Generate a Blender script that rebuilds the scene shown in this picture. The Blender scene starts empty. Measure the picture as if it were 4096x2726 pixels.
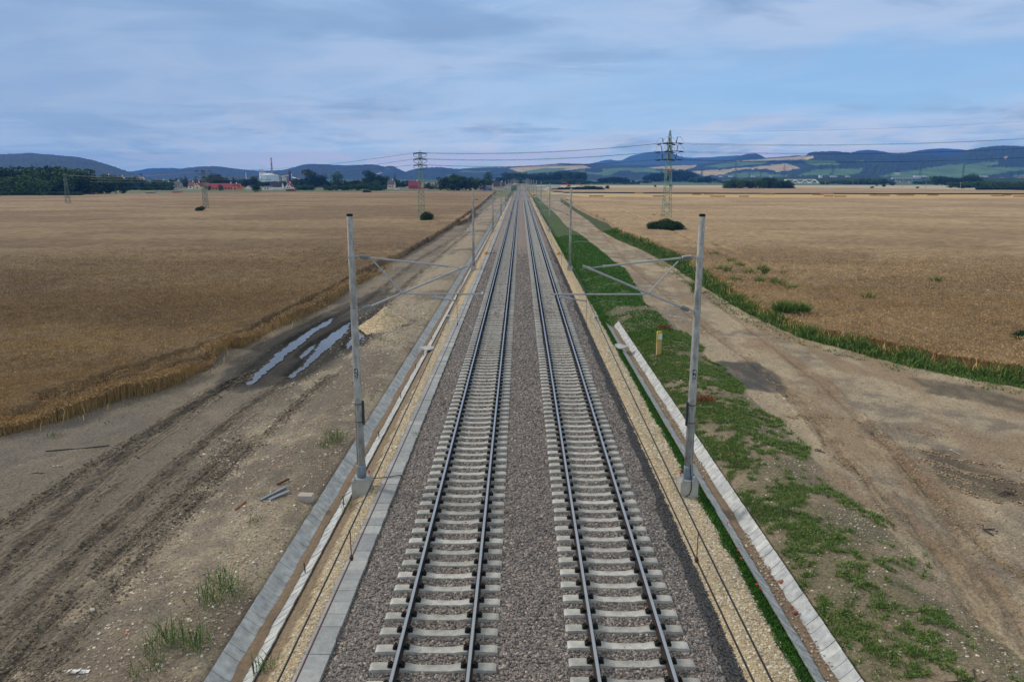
import bpy, math, random
import numpy as np
from mathutils import Vector, Matrix
R = math.radians
rng = np.random.default_rng(7)
random.seed(7)
scene = bpy.context.scene
COL = scene.collection

# ---------------------------------------------------------------- camera, sky, sun, exposure
CZ, F, TH, YAW = 9.63, 2960.0, R(12.48), R(0.643)
cam_d = bpy.data.cameras.new('camera'); cam = bpy.data.objects.new('camera', cam_d); COL.objects.link(cam)
cam.location = (0, 0, CZ); cam.rotation_euler = (R(90) - TH, 0, YAW)
cam_d.sensor_width = 36; cam_d.lens = 36 * F / 4096; cam_d.clip_start = 0.1; cam_d.clip_end = 60000
scene.camera = cam
scene.render.resolution_x, scene.render.resolution_y = 1024, 681
scene.view_settings.view_transform = 'Standard'; scene.view_settings.look = 'None'
scene.view_settings.gamma = 1; scene.view_settings.exposure = 0.0
scene.cycles.use_denoising = True
scene.cycles.max_bounces = 6; scene.cycles.volume_bounces = 1; scene.cycles.transparent_max_bounces = 6
SUN_EL, SUN_ROT = R(32), R(-62)          # sun stands left of the track and a little ahead of it, behind thin cloud
world = bpy.data.worlds.new('World'); scene.world = world; world.use_nodes = True
def make_world():
    nt = world.node_tree; N = nt.nodes; L = nt.links; N.clear()
    out = N.new('ShaderNodeOutputWorld'); bg = N.new('ShaderNodeBackground'); bg.inputs[1].default_value = 0.1
    sky = N.new('ShaderNodeTexSky'); sky.sky_type = 'NISHITA'; sky.sun_disc = False
    sky.sun_elevation = SUN_EL; sky.sun_rotation = SUN_ROT; sky.ozone_density = 1.5; sky.dust_density = 0.6
    tc = N.new('ShaderNodeTexCoord'); sp = N.new('ShaderNodeSeparateXYZ'); L.new(tc.outputs['Generated'], sp.inputs[0])
    def math_(op, a, b=None, c=None):
        n = N.new('ShaderNodeMath'); n.operation = op
        for i, v in enumerate((a, b, c)):
            if v is None: continue
            if isinstance(v, (int, float)): n.inputs[i].default_value = v
            else: L.new(v, n.inputs[i])
        return n.outputs[0]
    z = math_('MAXIMUM', sp.outputs[2], 0.0); zz = math_('ADD', z, 0.13)
    u = math_('DIVIDE', sp.outputs[0], zz); v = math_('DIVIDE', sp.outputs[1], zz)
    def noise(su, sv, tilt, scale, detail, seed, lo, hi, dist=0.3):
        cb = N.new('ShaderNodeCombineXYZ')
        L.new(math_('ADD', math_('MULTIPLY', u, su), math_('MULTIPLY', v, tilt)), cb.inputs[0]); L.new(math_('MULTIPLY', v, sv), cb.inputs[1]); cb.inputs[2].default_value = seed
        n = N.new('ShaderNodeTexNoise'); n.inputs['Scale'].default_value = scale; n.inputs['Detail'].default_value = detail
        n.inputs['Roughness'].default_value = 0.55; n.inputs['Distortion'].default_value = dist
        L.new(cb.outputs[0], n.inputs['Vector'])
        r = N.new('ShaderNodeMapRange'); r.interpolation_type = 'SMOOTHSTEP'; r.inputs[1].default_value = lo; r.inputs[2].default_value = hi
        L.new(n.outputs[0], r.inputs[0]); return r.outputs[0]
    def mix(f, a, b):
        m = N.new('ShaderNodeMix'); m.data_type = 'RGBA'
        L.new(f, m.inputs[0]) if not isinstance(f, float) else setattr(m.inputs[0], 'default_value', f)
        for i, c in ((6, a), (7, b)):
            if isinstance(c, tuple): m.inputs[i].default_value = (*c, 1)
            else: L.new(c, m.inputs[i])
        return m.outputs[2]
    # a clear gap low on the right: azimuth x / y between .25 and .8, elevation 6 to 14 degrees
    ax = math_('DIVIDE', sp.outputs[0], math_('MAXIMUM', sp.outputs[1], 0.05))
    def ramp(val, a, b):
        r = N.new('ShaderNodeMapRange'); r.interpolation_type = 'SMOOTHSTEP'; r.inputs[1].default_value = a; r.inputs[2].default_value = b; L.new(val, r.inputs[0]); return r.outputs[0]
    el = sp.outputs[2]
    lo_ = math_('ADD', 0.050, math_('MULTIPLY', ax, 0.055)); hi_ = math_('ADD', 0.125, math_('MULTIPLY', ax, 0.062))
    wob = noise(1.2, 0.8, 0.2, 1.6, 5, 11.3, 0.3, 0.7); hi_ = math_('ADD', hi_, math_('MULTIPLY', math_('SUBTRACT', wob, 0.5), 0.035)); lo_ = math_('ADD', lo_, math_('MULTIPLY', math_('SUBTRACT', wob, 0.5), 0.03))
    g = math_('MULTIPLY', ramp(ax, -0.25, 0.35), math_('MULTIPLY', ramp(math_('SUBTRACT', el, lo_), -0.012, 0.02), ramp(math_('SUBTRACT', hi_, el), -0.02, 0.03)))
    big = noise(0.55, 0.9, 0.15, 1.0, 5, 3.1, 0.30, 0.62)
    cover = math_('MULTIPLY', math_('MAXIMUM', math_('ADD', 0.72, math_('MULTIPLY', big, 0.28)), 0.0), math_('SUBTRACT', 1.0, math_('MULTIPLY', g, 0.78)))
    thin = noise(0.8, 1.0, 0.35, 2.1, 9, 8.3, 0.36, 0.66, 0.6)
    dark = noise(0.6, 0.95, -0.25, 1.5, 8, 5.7, 0.50, 0.66, 0.5)
    warm = noise(1.4, 0.7, 0.1, 2.6, 8, 1.7, 0.42, 0.62)
    cl = mix(thin, CLOUD_A, CLOUD_B)
    cl = mix(math_('MULTIPLY', dark, 0.9), cl, CLOUD_D)
    hz = ramp(el, 0.16, 0.0)
    cl = mix(math_('MULTIPLY', math_('MULTIPLY', hz, warm), 0.75), cl, CLOUD_W)
    clear = mix(ramp(el, 0.0, 0.25), CLEAR_L, CLEAR_H)
    skyc = mix(0.1, clear, sky.outputs[0])
    # thin cloud dims towards the left as in the photograph
    left = ramp(ax, 0.1, -0.75)
    c = mix(cover, skyc, cl)
    c2 = mix(math_('MULTIPLY', math_('MULTIPLY', left, ramp(el, 0.45, 0.1)), 0.62), c, CLOUD_L)
    c2 = mix(ramp(el, 0.24, 0.42), c2, CLOUD_FILL)
    # the far haze box dims and tints what is seen through it: the sky outside is brighter by as much
    tau = math_('MULTIPLY', math_('MINIMUM', math_('DIVIDE', HAZE_TOP, math_('MAXIMUM', el, 0.001)), HAZE_FAR), HAZE_D)
    e = math_('EXPONENT', math_('MULTIPLY', tau, -1.0)); comb = N.new('ShaderNodeCombineColor'); spc = N.new('ShaderNodeSeparateColor'); L.new(c2, spc.inputs[0])
    for i in range(3):
        v_ = math_('DIVIDE', math_('SUBTRACT', spc.outputs[i], math_('MULTIPLY', math_('SUBTRACT', 1.0, e), HAZE_S[i])), e); L.new(math_('MINIMUM', math_('MAXIMUM', v_, 0.3), 14.0), comb.inputs[i])
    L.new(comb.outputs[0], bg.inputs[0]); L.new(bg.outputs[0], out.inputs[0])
CLOUD_A = (3.15, 4.55, 6.9); CLOUD_B = (4.2, 5.45, 7.6); CLOUD_D = (2.35, 3.55, 5.7); CLOUD_W = (4.8, 5.4, 6.9)
CLOUD_FILL = (4.9, 5.2, 5.1)   # pale grey cloud added overhead, out of frame, to neutralise the blue skylight
CLOUD_L = (2.5, 3.8, 6.1); CLEAR_L = (2.9, 5.2, 8.0); CLEAR_H = (2.5, 4.8, 8.2)
HAZE_C, HAZE_D, HAZE_TOP, HAZE_FAR = (0.08, 0.30, 1.0), 0.00014, 300.0, 9800.0
HAZE_S = (0.42, 1.25, 4.0)
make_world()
sun_d = bpy.data.lights.new('sun', 'SUN'); sun = bpy.data.objects.new('sun', sun_d); COL.objects.link(sun)
sun_d.energy = 2.15; sun_d.angle = R(10); sun_d.color = (1.0, 0.91, 0.79)
sd = Vector((math.sin(SUN_ROT) * math.cos(SUN_EL), math.cos(SUN_ROT) * math.cos(SUN_EL), math.sin(SUN_EL)))
sun.rotation_euler = sd.to_track_quat('Z', 'Y').to_euler()

# ---------------------------------------------------------------- pixel of the photograph -> point on a level plane
_ct, _st, _cy, _sy = math.cos(TH), math.sin(TH), math.cos(YAW), math.sin(YAW)
def ray(px, py):
    x, y = (px - 2048) / F, (1363 - py) / F
    fy, uz = _ct + y * _st, -_st + y * _ct
    return (x * _cy - fy * _sy, x * _sy + fy * _cy, uz)
GZ = -1.0
def at(px, py, z=GZ):
    d = ray(px, py); t = (z - CZ) / d[2]; return (d[0] * t, d[1] * t, z)
def at_y(px, py, Y):
    d = ray(px, py); t = Y / d[1]; return (d[0] * t, Y, CZ + d[2] * t)
def mpp(p): return ((p[1] * _cy - p[0] * _sy) * _ct - (p[2] - CZ) * _st) / F
def project(X, Y, Z):
    fx = X * _cy + Y * _sy; fy = -X * _sy + Y * _cy; fz = Z - CZ
    dep = fy * _ct - fz * _st; up = fy * _st + fz * _ct
    return 2048 + F * fx / dep, 1363 - F * up / dep
S = 4096 / 2356
def poly_d(pts, z=GZ): return np.array([at(x * S, y * S, z)[:2] for x, y in pts])
def poly_s(pts, z=GZ): return np.array([at(x, y, z)[:2] for x, y in pts])
def inside(X, Y, poly):
    r = np.zeros(X.shape, bool); n = len(poly); j = n - 1
    for i in range(n):
        xi, yi = poly[i]; xj, yj = poly[j]
        if yi != yj: r ^= ((yi > Y) != (yj > Y)) & (X < (xj - xi) * (Y - yi) / (yj - yi) + xi)
        j = i
    return r
def dist_line(X, Y, pts):
    d = np.full(X.shape, 1e9)
    for (a, b), (c, e) in zip(pts[:-1], pts[1:]):
        vx, vy = c - a, e - b; t = np.clip(((X - a) * vx + (Y - b) * vy) / (vx * vx + vy * vy + 1e-9), 0, 1)
        d = np.minimum(d, np.hypot(X - a - t * vx, Y - b - t * vy))
    return d
_tab = rng.random((256, 256))
def vnoise(x, y, s=0):
    x = x + s * 17.3; y = y + s * 5.7
    xi, yi = np.floor(x).astype(int), np.floor(y).astype(int); fx, fy = x - xi, y - yi
    fx = fx * fx * (3 - 2 * fx); fy = fy * fy * (3 - 2 * fy)
    g = lambda a, b: _tab[a % 256, b % 256]
    return (g(xi, yi) * (1 - fx) + g(xi + 1, yi) * fx) * (1 - fy) + (g(xi, yi + 1) * (1 - fx) + g(xi + 1, yi + 1) * fx) * fy
def fbm(x, y, s=0, o=4):
    a, t, r = 1.0, 0.0, 0.0
    for k in range(o): r = r + a * vnoise(x * 2 ** k, y * 2 ** k, s + k); t += a; a *= 0.5
    return r / t
def sm(x, a, b): t = np.clip((x - a) / (b - a), 0, 1); return t * t * (3 - 2 * t)

# ---------------------------------------------------------------- helpers: tags, meshes, materials
def tag(o, label=None, cat=None, group=None, kind=None):
    if label: o['label'] = label
    if cat: o['category'] = cat
    if group: o['group'] = group
    if kind: o['kind'] = kind
    return o
def empty(name, loc=(0, 0, 0), rz=0, **k):
    o = bpy.data.objects.new(name, None); COL.objects.link(o); o.location = loc; o.rotation_euler = (0, 0, rz)
    o.empty_display_size = 0.2
    return tag(o, **k)
def link(name, me, parent=None, loc=(0, 0, 0)):
    o = bpy.data.objects.new(name, me); COL.objects.link(o); o.location = loc
    if parent: o.parent = parent
    return o
def kids(o): return [c for c in COL.objects if c.parent == o]
TREE = {}
def copy_tree(o, parent=None):
    c = o.copy(); COL.objects.link(c); c.parent = parent
    for ch in o.children: copy_tree(ch, c)
    return c
def mesh_np(name, V, Fc, mats, attrs=None, midx=None, smooth=False):
    me = bpy.data.meshes.new(name); V = np.asarray(V, np.float32); Fc = np.asarray(Fc, np.int32)
    nf, k = Fc.shape
    me.vertices.add(len(V)); me.vertices.foreach_set('co', V.ravel())
    me.loops.add(nf * k); me.loops.foreach_set('vertex_index', Fc.ravel())
    me.polygons.add(nf); me.polygons.foreach_set('loop_start', np.arange(nf, dtype=np.int32) * k)
    if midx is not None: me.polygons.foreach_set('material_index', np.asarray(midx, np.int32))
    me.polygons.foreach_set('use_smooth', np.full(nf, smooth))
    for m in (mats if isinstance(mats, (list, tuple)) else [mats]): me.materials.append(m)
    for an, arr in (attrs or {}).items():
        arr = np.asarray(arr, np.float32)
        if arr.ndim == 2:
            a = me.attributes.new(an, 'FLOAT_COLOR', 'POINT'); full = np.ones((len(V), 4), np.float32); full[:, :3] = arr; a.data.foreach_set('color', full.ravel())
        else:
            a = me.attributes.new(an, 'FLOAT', 'POINT'); a.data.foreach_set('value', arr.ravel())
    me.update(calc_edges=True); return me
class MB:
    def __init__(s): s.v = []; s.f = []; s.m = []
    def add(s, vs, fs, m=0):
        b = len(s.v); s.v += [tuple(v) for v in vs]; s.f += [tuple(i + b for i in f) for f in fs]; s.m += [m] * len(fs); return s
    def box(s, c, d, m=0, rz=0.0, taper=1.0):
        x, y, z = d[0] / 2, d[1] / 2, d[2] / 2; vs = []
        for k, (sx, sy, sz) in enumerate([(-1, -1, -1), (1, -1, -1), (1, 1, -1), (-1, 1, -1), (-1, -1, 1), (1, -1, 1), (1, 1, 1), (-1, 1, 1)]):
            t = taper if sz > 0 else 1.0; px, py = sx * x * t, sy * y * t
            vs.append((c[0] + px * math.cos(rz) - py * math.sin(rz), c[1] + px * math.sin(rz) + py * math.cos(rz), c[2] + sz * z))
        return s.add(vs, [(3, 2, 1, 0), (4, 5, 6, 7), (0, 1, 5, 4), (1, 2, 6, 5), (2, 3, 7, 6), (3, 0, 4, 7)], m)
    def bar(s, a, b, w, m=0, n=4, w2=None, caps=True):
        a, b = Vector(a), Vector(b); d = (b - a)
        if d.length < 1e-6: return s
        d.normalize(); q = d.orthogonal().normalized() if abs(d.z) < 0.999 else Vector((1, 0, 0)); r = d.cross(q)
        w2 = w if w2 is None else w2; vs = []
        for p, ww in ((a, w), (b, w2)):
            for k in range(n):
                t = 2 * math.pi * (k + 0.5) / n; vs.append(p + (q * math.cos(t) + r * math.sin(t)) * ww)
        fs = [(k, (k + 1) % n, n + (k + 1) % n, n + k) for k in range(n)]
        if caps: fs += [tuple(range(n - 1, -1, -1)), tuple(range(n, 2 * n))]
        return s.add(vs, fs, m)
    def path(s, pts, w, m=0, n=6):
        for a, b in zip(pts[:-1], pts[1:]): s.bar(a, b, w, m, n)
        return s
    def lathe(s, prof, c=(0, 0, 0), n=16, m=0):
        vs = []; fs = []
        for r, z in prof:
            for k in range(n): t = 2 * math.pi * k / n; vs.append((c[0] + r * math.cos(t), c[1] + r * math.sin(t), c[2] + z))
        for i in range(len(prof) - 1):
            for k in range(n): fs.append((i * n + k, i * n + (k + 1) % n, (i + 1) * n + (k + 1) % n, (i + 1) * n + k))
        fs += [tuple(range(n - 1, -1, -1)), tuple((len(prof) - 1) * n + k for k in range(n))]
        return s.add(vs, fs, m)
    def build(s, name, mats, parent=None, smooth=False, loc=(0, 0, 0)):
        me = bpy.data.meshes.new(name); me.from_pydata(s.v, [], s.f)
        for m in (mats if isinstance(mats, (list, tuple)) else [mats]): me.materials.append(m)
        me.polygons.foreach_set('material_index', s.m)
        if smooth: me.polygons.foreach_set('use_smooth', [True] * len(s.f))
        me.update(); return link(name, me, parent, loc)
def mat(name, col, rough=0.8, metal=0.0, var=None, scale=8.0, bump=0.0, bscale=30.0, attr=None, ramp=None, spec=0.3, detail=4, stretch=None, trans=0.0):
    """col: base colour; var: second colour mixed in by noise; attr: 'tint' -> ramp of colours; 'cover' -> vertex land cover times noise."""
    m = bpy.data.materials.new(name); m.use_nodes = True; nt = m.node_tree; N = nt.nodes; L = nt.links
    b = N['Principled BSDF']; b.inputs['Roughness'].default_value = rough; b.inputs['Metallic'].default_value = metal
    b.inputs['Specular IOR Level'].default_value = spec; b.inputs['Base Color'].default_value = (*col, 1)
    tc = N.new('ShaderNodeTexCoord'); vec = tc.outputs['Object']
    if stretch:
        mp = N.new('ShaderNodeMapping'); mp.inputs['Scale'].default_value = stretch; L.new(vec, mp.inputs[0]); vec = mp.outputs[0]
    out = None; rnd = name == 'sleeper concrete'
    if attr == 'tint':
        a = N.new('ShaderNodeAttribute'); a.attribute_name = 'tint'; r = N.new('ShaderNodeValToRGB'); el = r.color_ramp.elements
        for i, c in enumerate(ramp):
            e = el[i] if i < 2 else el.new(0.5)
            e.color = (*c, 1)
        for i, e in enumerate(list(el)): pass
        # re-place evenly
        cols = list(ramp)
        while len(el) > 1: el.remove(el[-1])
        el[0].position = 0; el[0].color = (*cols[0], 1)
        for i, c in enumerate(cols[1:], 1): e = el.new(i / (len(cols) - 1)); e.color = (*c, 1)
        L.new(a.outputs['Fac'], r.inputs[0]); out = r.outputs[0]
    elif attr == 'cover':
        a = N.new('ShaderNodeAttribute'); a.attribute_name = 'cover'; out = a.outputs['Color']
    if var is not None or attr == 'cover' or (attr == 'tint' and scale):
        n = N.new('ShaderNodeTexNoise'); n.inputs['Scale'].default_value = scale; n.inputs['Detail'].default_value = detail; n.inputs['Roughness'].default_value = 0.6; L.new(vec, n.inputs['Vector'])
        rr = N.new('ShaderNodeMapRange'); rr.inputs[1].default_value = 0.35; rr.inputs[2].default_value = 0.65; L.new(n.outputs[0], rr.inputs[0])
        mx = N.new('ShaderNodeMix'); mx.data_type = 'RGBA'
        if attr:
            mx.blend_type = 'MULTIPLY'; mx.inputs[0].default_value = 1.0
            m2 = N.new('ShaderNodeMix'); m2.data_type = 'RGBA'; L.new(rr.outputs[0], m2.inputs[0]); lo = 0.78 if var is None else var
            m2.inputs[6].default_value = (lo, lo, lo, 1); m2.inputs[7].default_value = (1.12, 1.12, 1.12, 1)
            L.new(out, mx.inputs[6]); L.new(m2.outputs[2], mx.inputs[7])
        else:
            L.new(rr.outputs[0], mx.inputs[0]); mx.inputs[6].default_value = (*col, 1); mx.inputs[7].default_value = (*var, 1)
        out = mx.outputs[2]
    if rnd:   # every sleeper has its own tone
        oi = N.new('ShaderNodeObjectInfo'); mr = N.new('ShaderNodeMapRange'); mr.inputs[3].default_value = .80; mr.inputs[4].default_value = 1.12; L.new(oi.outputs['Random'], mr.inputs[0])
        mz = N.new('ShaderNodeMix'); mz.data_type = 'RGBA'; mz.blend_type = 'MULTIPLY'; mz.inputs[0].default_value = 1.0; L.new(out, mz.inputs[6]); L.new(mr.outputs[0], mz.inputs[7]); out = mz.outputs[2]
    if out is not None: L.new(out, b.inputs['Base Color'])
    if bump:
        n2 = N.new('ShaderNodeTexNoise'); n2.inputs['Scale'].default_value = bscale; n2.inputs['Detail'].default_value = 5; L.new(vec, n2.inputs['Vector'])
        bp = N.new('ShaderNodeBump'); bp.inputs['Strength'].default_value = bump; bp.inputs['Distance'].default_value = 1.0 / bscale; L.new(n2.outputs[0], bp.inputs['Height']); L.new(bp.outputs[0], b.inputs['Normal'])
    return m
def s2l(r, g, b, k=1.0):
    f = lambda c: ((c / 255 + 0.055) / 1.055) ** 2.4 if c > 10 else c / 255 / 12.92
    return (f(r) * k, f(g) * k, f(b) * k)
# base stones and scatter
_ph = (1 + 5 ** 0.5) / 2
ICO_V = np.array([(-1, _ph, 0), (1, _ph, 0), (-1, -_ph, 0), (1, -_ph, 0), (0, -1, _ph), (0, 1, _ph), (0, -1, -_ph), (0, 1, -_ph), (_ph, 0, -1), (_ph, 0, 1), (-_ph, 0, -1), (-_ph, 0, 1)]) / 1.902
ICO_F = np.array([(0, 11, 5), (0, 5, 1), (0, 1, 7), (0, 7, 10), (0, 10, 11), (1, 5, 9), (5, 11, 4), (11, 10, 2), (10, 7, 6), (7, 1, 8), (3, 9, 4), (3, 4, 2), (3, 2, 6), (3, 6, 8), (3, 8, 9), (4, 9, 5), (2, 4, 11), (6, 2, 10), (8, 6, 7), (9, 8, 1)])
BASE = [ICO_V * (0.72 + 0.5 * rng.random((12, 1))) for _ in range(14)]
def stones(P, size, flat=0.7, tint=None):
    n = len(P); k = rng.integers(0, len(BASE), n); B = np.stack(BASE)[k]
    sc = size[:, None] * (0.65 + 0.7 * rng.random((n, 3))); sc[:, 2] *= flat
    B = B * sc[:, None, :]
    a, b = rng.random(n) * 6.28, (rng.random(n) - 0.5) * 0.9
    ca, sa, cb, sb = np.cos(a)[:, None], np.sin(a)[:, None], np.cos(b)[:, None], np.sin(b)[:, None]
    x, y, z = B[..., 0], B[..., 1], B[..., 2]
    y, z = y * cb - z * sb, y * sb + z * cb
    x, y = x * ca - y * sa, x * sa + y * ca
    V = np.stack([x, y, z], -1) + P[:, None, :]
    Fc = ICO_F[None] + (np.arange(n) * 12)[:, None, None]
    t = rng.random(n) if tint is None else tint
    return V.reshape(-1, 3), Fc.reshape(-1, 3), np.repeat(t, 12)
def blades(P, h, w, lean=0.35, tint=None, dirs=None):
    """One bent narrow leaf (two triangles) per point."""
    n = len(P); a = rng.random(n) * 6.28; la = rng.random(n) * 6.28; ll = lean * rng.random(n)
    up = np.stack([np.cos(la) * ll, np.sin(la) * ll, np.ones(n)], 1)
    if dirs is not None: up[:, :2] += dirs
    sd_ = np.stack([np.cos(a), np.sin(a), np.zeros(n)], 1) * (w / 2)[:, None]
    mid = P + up * (h * 0.55)[:, None]; tip = P + up * h[:, None] + np.stack([up[:, 0], up[:, 1], -0.25 * ll], 1) * (h * 0.5)[:, None]
    V = np.stack([P - sd_ * 0.6, P + sd_ * 0.6, mid + sd_, tip, mid - sd_], 1).reshape(-1, 3)
    i = (np.arange(n) * 5)[:, None]
    Fc = np.concatenate([i + np.array([[0, 1, 2]]), i + np.array([[0, 2, 4]]), i + np.array([[4, 2, 3]])], 0)
    t = rng.random(n) if tint is None else tint
    hh = np.tile([0, 0, 0.6, 1, 0.6], n)
    return V, Fc, np.repeat(t, 5), hh
# ---------------------------------------------------------------- colours
K = 1.9
C = lambda r, g, b: s2l(r, g, b, K)
M = {}
M['conc'] = mat('pale concrete', C(150, 150, 148), 0.9, var=C(128, 128, 127), scale=3, bump=0.2, bscale=60)
M['sleeper'] = mat('sleeper concrete', C(152, 151, 147), 0.9, var=C(128, 127, 124), scale=5, bump=0.25, bscale=50)
M['curb'] = mat('trough lid concrete', (1, 1, 1), 0.9, attr='tint', ramp=[C(122, 124, 125), C(112, 114, 116), C(134, 135, 134), C(120, 122, 124)], scale=7, bump=0.2, bscale=60, var=0.86)
M['gutter'] = mat('gutter concrete', (1, 1, 1), 0.9, attr='tint', ramp=[C(142, 145, 148), C(154, 155, 155), C(148, 150, 152)], scale=3.5, bump=0.2, bscale=50, var=0.70, detail=8)
M['silt'] = mat('brown silt', C(106, 91, 76), 0.95, var=C(90, 77, 64), scale=9, bump=0.3)
M['rail_top'] = mat('worn steel', (0.66, 0.69, 0.74), 0.3, 0.95, var=(0.52, 0.55, 0.60), scale=2, stretch=(30, .4, 1))
M['rail_side'] = mat('rusty steel', (0.045, 0.028, 0.02), 0.75, 0.1, var=(0.03, 0.022, 0.018), scale=5)
M['clip'] = mat('black rail clip', (0.012, 0.012, 0.012), 0.6)
M['galv'] = mat('galvanised steel', (0.46, 0.48, 0.50), 0.5, 0.15, var=(0.38, 0.40, 0.42), scale=7)
M['mast'] = mat('weathered mast', C(142, 142, 138), 0.75, 0.0, var=C(98, 98, 96), scale=2.2, stretch=(3, 3, 1.2), bump=0.15, bscale=25, detail=7)
M['socket'] = mat('zinc socket', C(112, 122, 132), 0.55, 0.3, var=C(98, 106, 116), scale=6)
M['black'] = mat('black rubber', (0.012, 0.012, 0.013), 0.6)
M['white'] = mat('white paint', (0.78, 0.78, 0.76), 0.5)
M['found'] = mat('foundation concrete', C(142, 141, 133), 0.9, var=C(122, 120, 112), scale=2.5, bump=0.2, bscale=40)
M['insul'] = mat('grey insulator', (0.30, 0.32, 0.33), 0.35, spec=0.5)
M['wire'] = mat('dark wire', (0.035, 0.034, 0.036), 0.5, 0.5)
M['copper'] = mat('copper wire', (0.16, 0.085, 0.07), 0.5, 0.6)
M['rust'] = mat('rusty bar', (0.13, 0.055, 0.03), 0.85, var=(0.08, 0.035, 0.02), scale=12)
M['red'] = mat('red plastic', (0.75, 0.04, 0.03), 0.5)
M['orange'] = mat('orange plastic', (0.8, 0.33, 0.03), 0.5)
M['yellow'] = mat('yellow paint', (0.62, 0.42, 0.03), 0.6)
M['puddle'] = mat('standing water', (0.12, 0.105, 0.085), 0.04, spec=1.0)
M['ballast'] = mat('ballast base', (1, 1, 1), 0.95, attr='cover', scale=14, bump=0.9, bscale=11, detail=6, var=0.55)
BALL = [C(64, 63, 63), C(83, 81, 80), C(106, 101, 98), C(98, 95, 94), C(122, 109, 104), C(111, 106, 103), C(92, 86, 84), C(150, 141, 132), C(82, 77, 76)]
M['bstone'] = mat('ballast stone', (1, 1, 1), 0.9, attr='tint', ramp=BALL, scale=0)
M['cream'] = mat('cream gravel', (1, 1, 1), 0.9, attr='tint', ramp=[C(148, 136, 116), C(164, 154, 136), C(122, 110, 93), C(182, 176, 162), C(136, 124, 104)], scale=0)
M['heap'] = mat('cream gravel heap', (1, 1, 1), 0.9, attr='tint', ramp=[C(170, 154, 126), C(188, 174, 148), C(145, 128, 104), C(200, 190, 168), C(156, 140, 114)], scale=0)
M['pebble'] = mat('pebble', (1, 1, 1), 0.9, attr='tint', ramp=[C(150, 140, 124), C(118, 106, 92), C(180, 172, 158), C(98, 90, 82), C(140, 120, 98)], scale=0)
M['grass'] = mat('green grass', (1, 1, 1), 0.85, attr='tint', ramp=[C(38, 66, 24), C(58, 96, 32), C(48, 82, 28), C(88, 112, 52), C(56, 90, 34)], scale=0, spec=0.15)
M['weed'] = mat('weed leaves', (1, 1, 1), 0.85, attr='tint', ramp=[C(42, 68, 32), C(66, 96, 40), C(50, 78, 36), C(104, 116, 64), C(58, 84, 42), C(126, 120, 80)], scale=0, spec=0.15)
M['dry'] = mat('dry brown weed', (1, 1, 1), 0.9, attr='tint', ramp=[C(112, 70, 40), C(90, 56, 36), C(130, 90, 52)], scale=0)

# ---------------------------------------------------------------- ground height and land cover
XT = (-1.77, 2.33)                       # centre lines of the two tracks
BX = np.array([-60, -13, -10.5, -8.6, -7.3, -6.72, -6.45, -6.1, -5.8, -5.62, -5.3, -4.7, -4.0, 4.6, 5.0, 5.75, 6.2, 6.5, 6.85, 7.15, 7.4, 8.4, 9.6, 10.8, 14, 25])
BZ = np.array([-1.0, -1.0, -0.92, -0.66, -0.62, -0.74, -1.08, -1.22, -1.05, -0.82, -0.62, -0.42, -0.62, -0.62, -0.5, -0.56, -0.84, -1.1, -1.3, -1.1, -0.84, -0.6, -0.5, -0.68, -0.95, -1.0])
BZ2 = np.array([-1.0, -1.0, -0.92, -0.66, -0.62, -0.74, -1.08, -1.22, -1.05, -0.82, -0.62, -0.42, -0.62, -0.62, -0.5, -0.56, -0.84, -1.0, -1.1, -1.0, -0.9, -0.7, -0.6, -0.68, -0.95, -1.0])
ruts = [  # (points in the photograph at display scale, half width, depth, dark)
    ([(-300, 1600), (0, 1322), (150, 1180), (300, 1040), (430, 945), (560, 868), (640, 800), (760, 735), (850, 690), (960, 600), (1060, 540), (1110, 480)], .55, .10, 1.0),
    ([(-150, 1640), (20, 1460), (200, 1262), (400, 1083), (560, 950), (680, 865), (800, 775), (900, 690), (1000, 600), (1085, 530)], .5, .09, 0.9),
    ([(-380, 1500), (0, 1215), (200, 1080), (360, 985), (520, 890), (600, 850)], .35, .06, .8),
    ([(40, 1640), (190, 1450), (330, 1290), (480, 1130), (600, 1010), (760, 870)], .3, .05, .55),
    ([(-60, 1640), (90, 1470), (260, 1290), (420, 1140), (560, 1010)], .3, .05, .6)]
RUTL = [(poly_d(p), w, d, k) for p, w, d, k in ruts]
rutr = [([(1395, 505), (1480, 570), (1640, 690), (1790, 810), (1900, 890), (2010, 1000), (2110, 1110), (2220, 1270), (2330, 1430), (2420, 1600)], .35, .05, .45),
        ([(1370, 520), (1460, 620), (1600, 740), (1720, 830), (1800, 900), (1870, 985), (1960, 1080), (2080, 1190), (2180, 1330), (2280, 1500)], .35, .05, .5),
        ([(1990, 980), (2060, 1040), (2120, 1110), (2200, 1200), (2300, 1300), (2420, 1390)], .3, .06, .6),
        ([(1880, 980), (1900, 1040), (1950, 1090)], .25, .04, .5), ([(2100, 1035), (2220, 1062), (2356, 1082), (2500, 1090)], .16, .03, .7), ([(2120, 1060), (2240, 1095), (2356, 1112), (2500, 1120)], .16, .03, .8),
        ([(2150, 1088), (2260, 1122), (2356, 1138), (2500, 1146)], .16, .03, .8), ([(2180, 1118), (2290, 1152), (2400, 1166)], .16, .03, .6), ([(1660, 1000), (1760, 980), (1900, 962), (2060, 985), (2180, 1010)], .2, .03, .45), ([(1750, 860), (1830, 930), (1910, 1010), (1990, 1120), (2060, 1240)], .2, .03, .5)]
RUTR = [(poly_d(p), w, d, k) for p, w, d, k in rutr]
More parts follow.
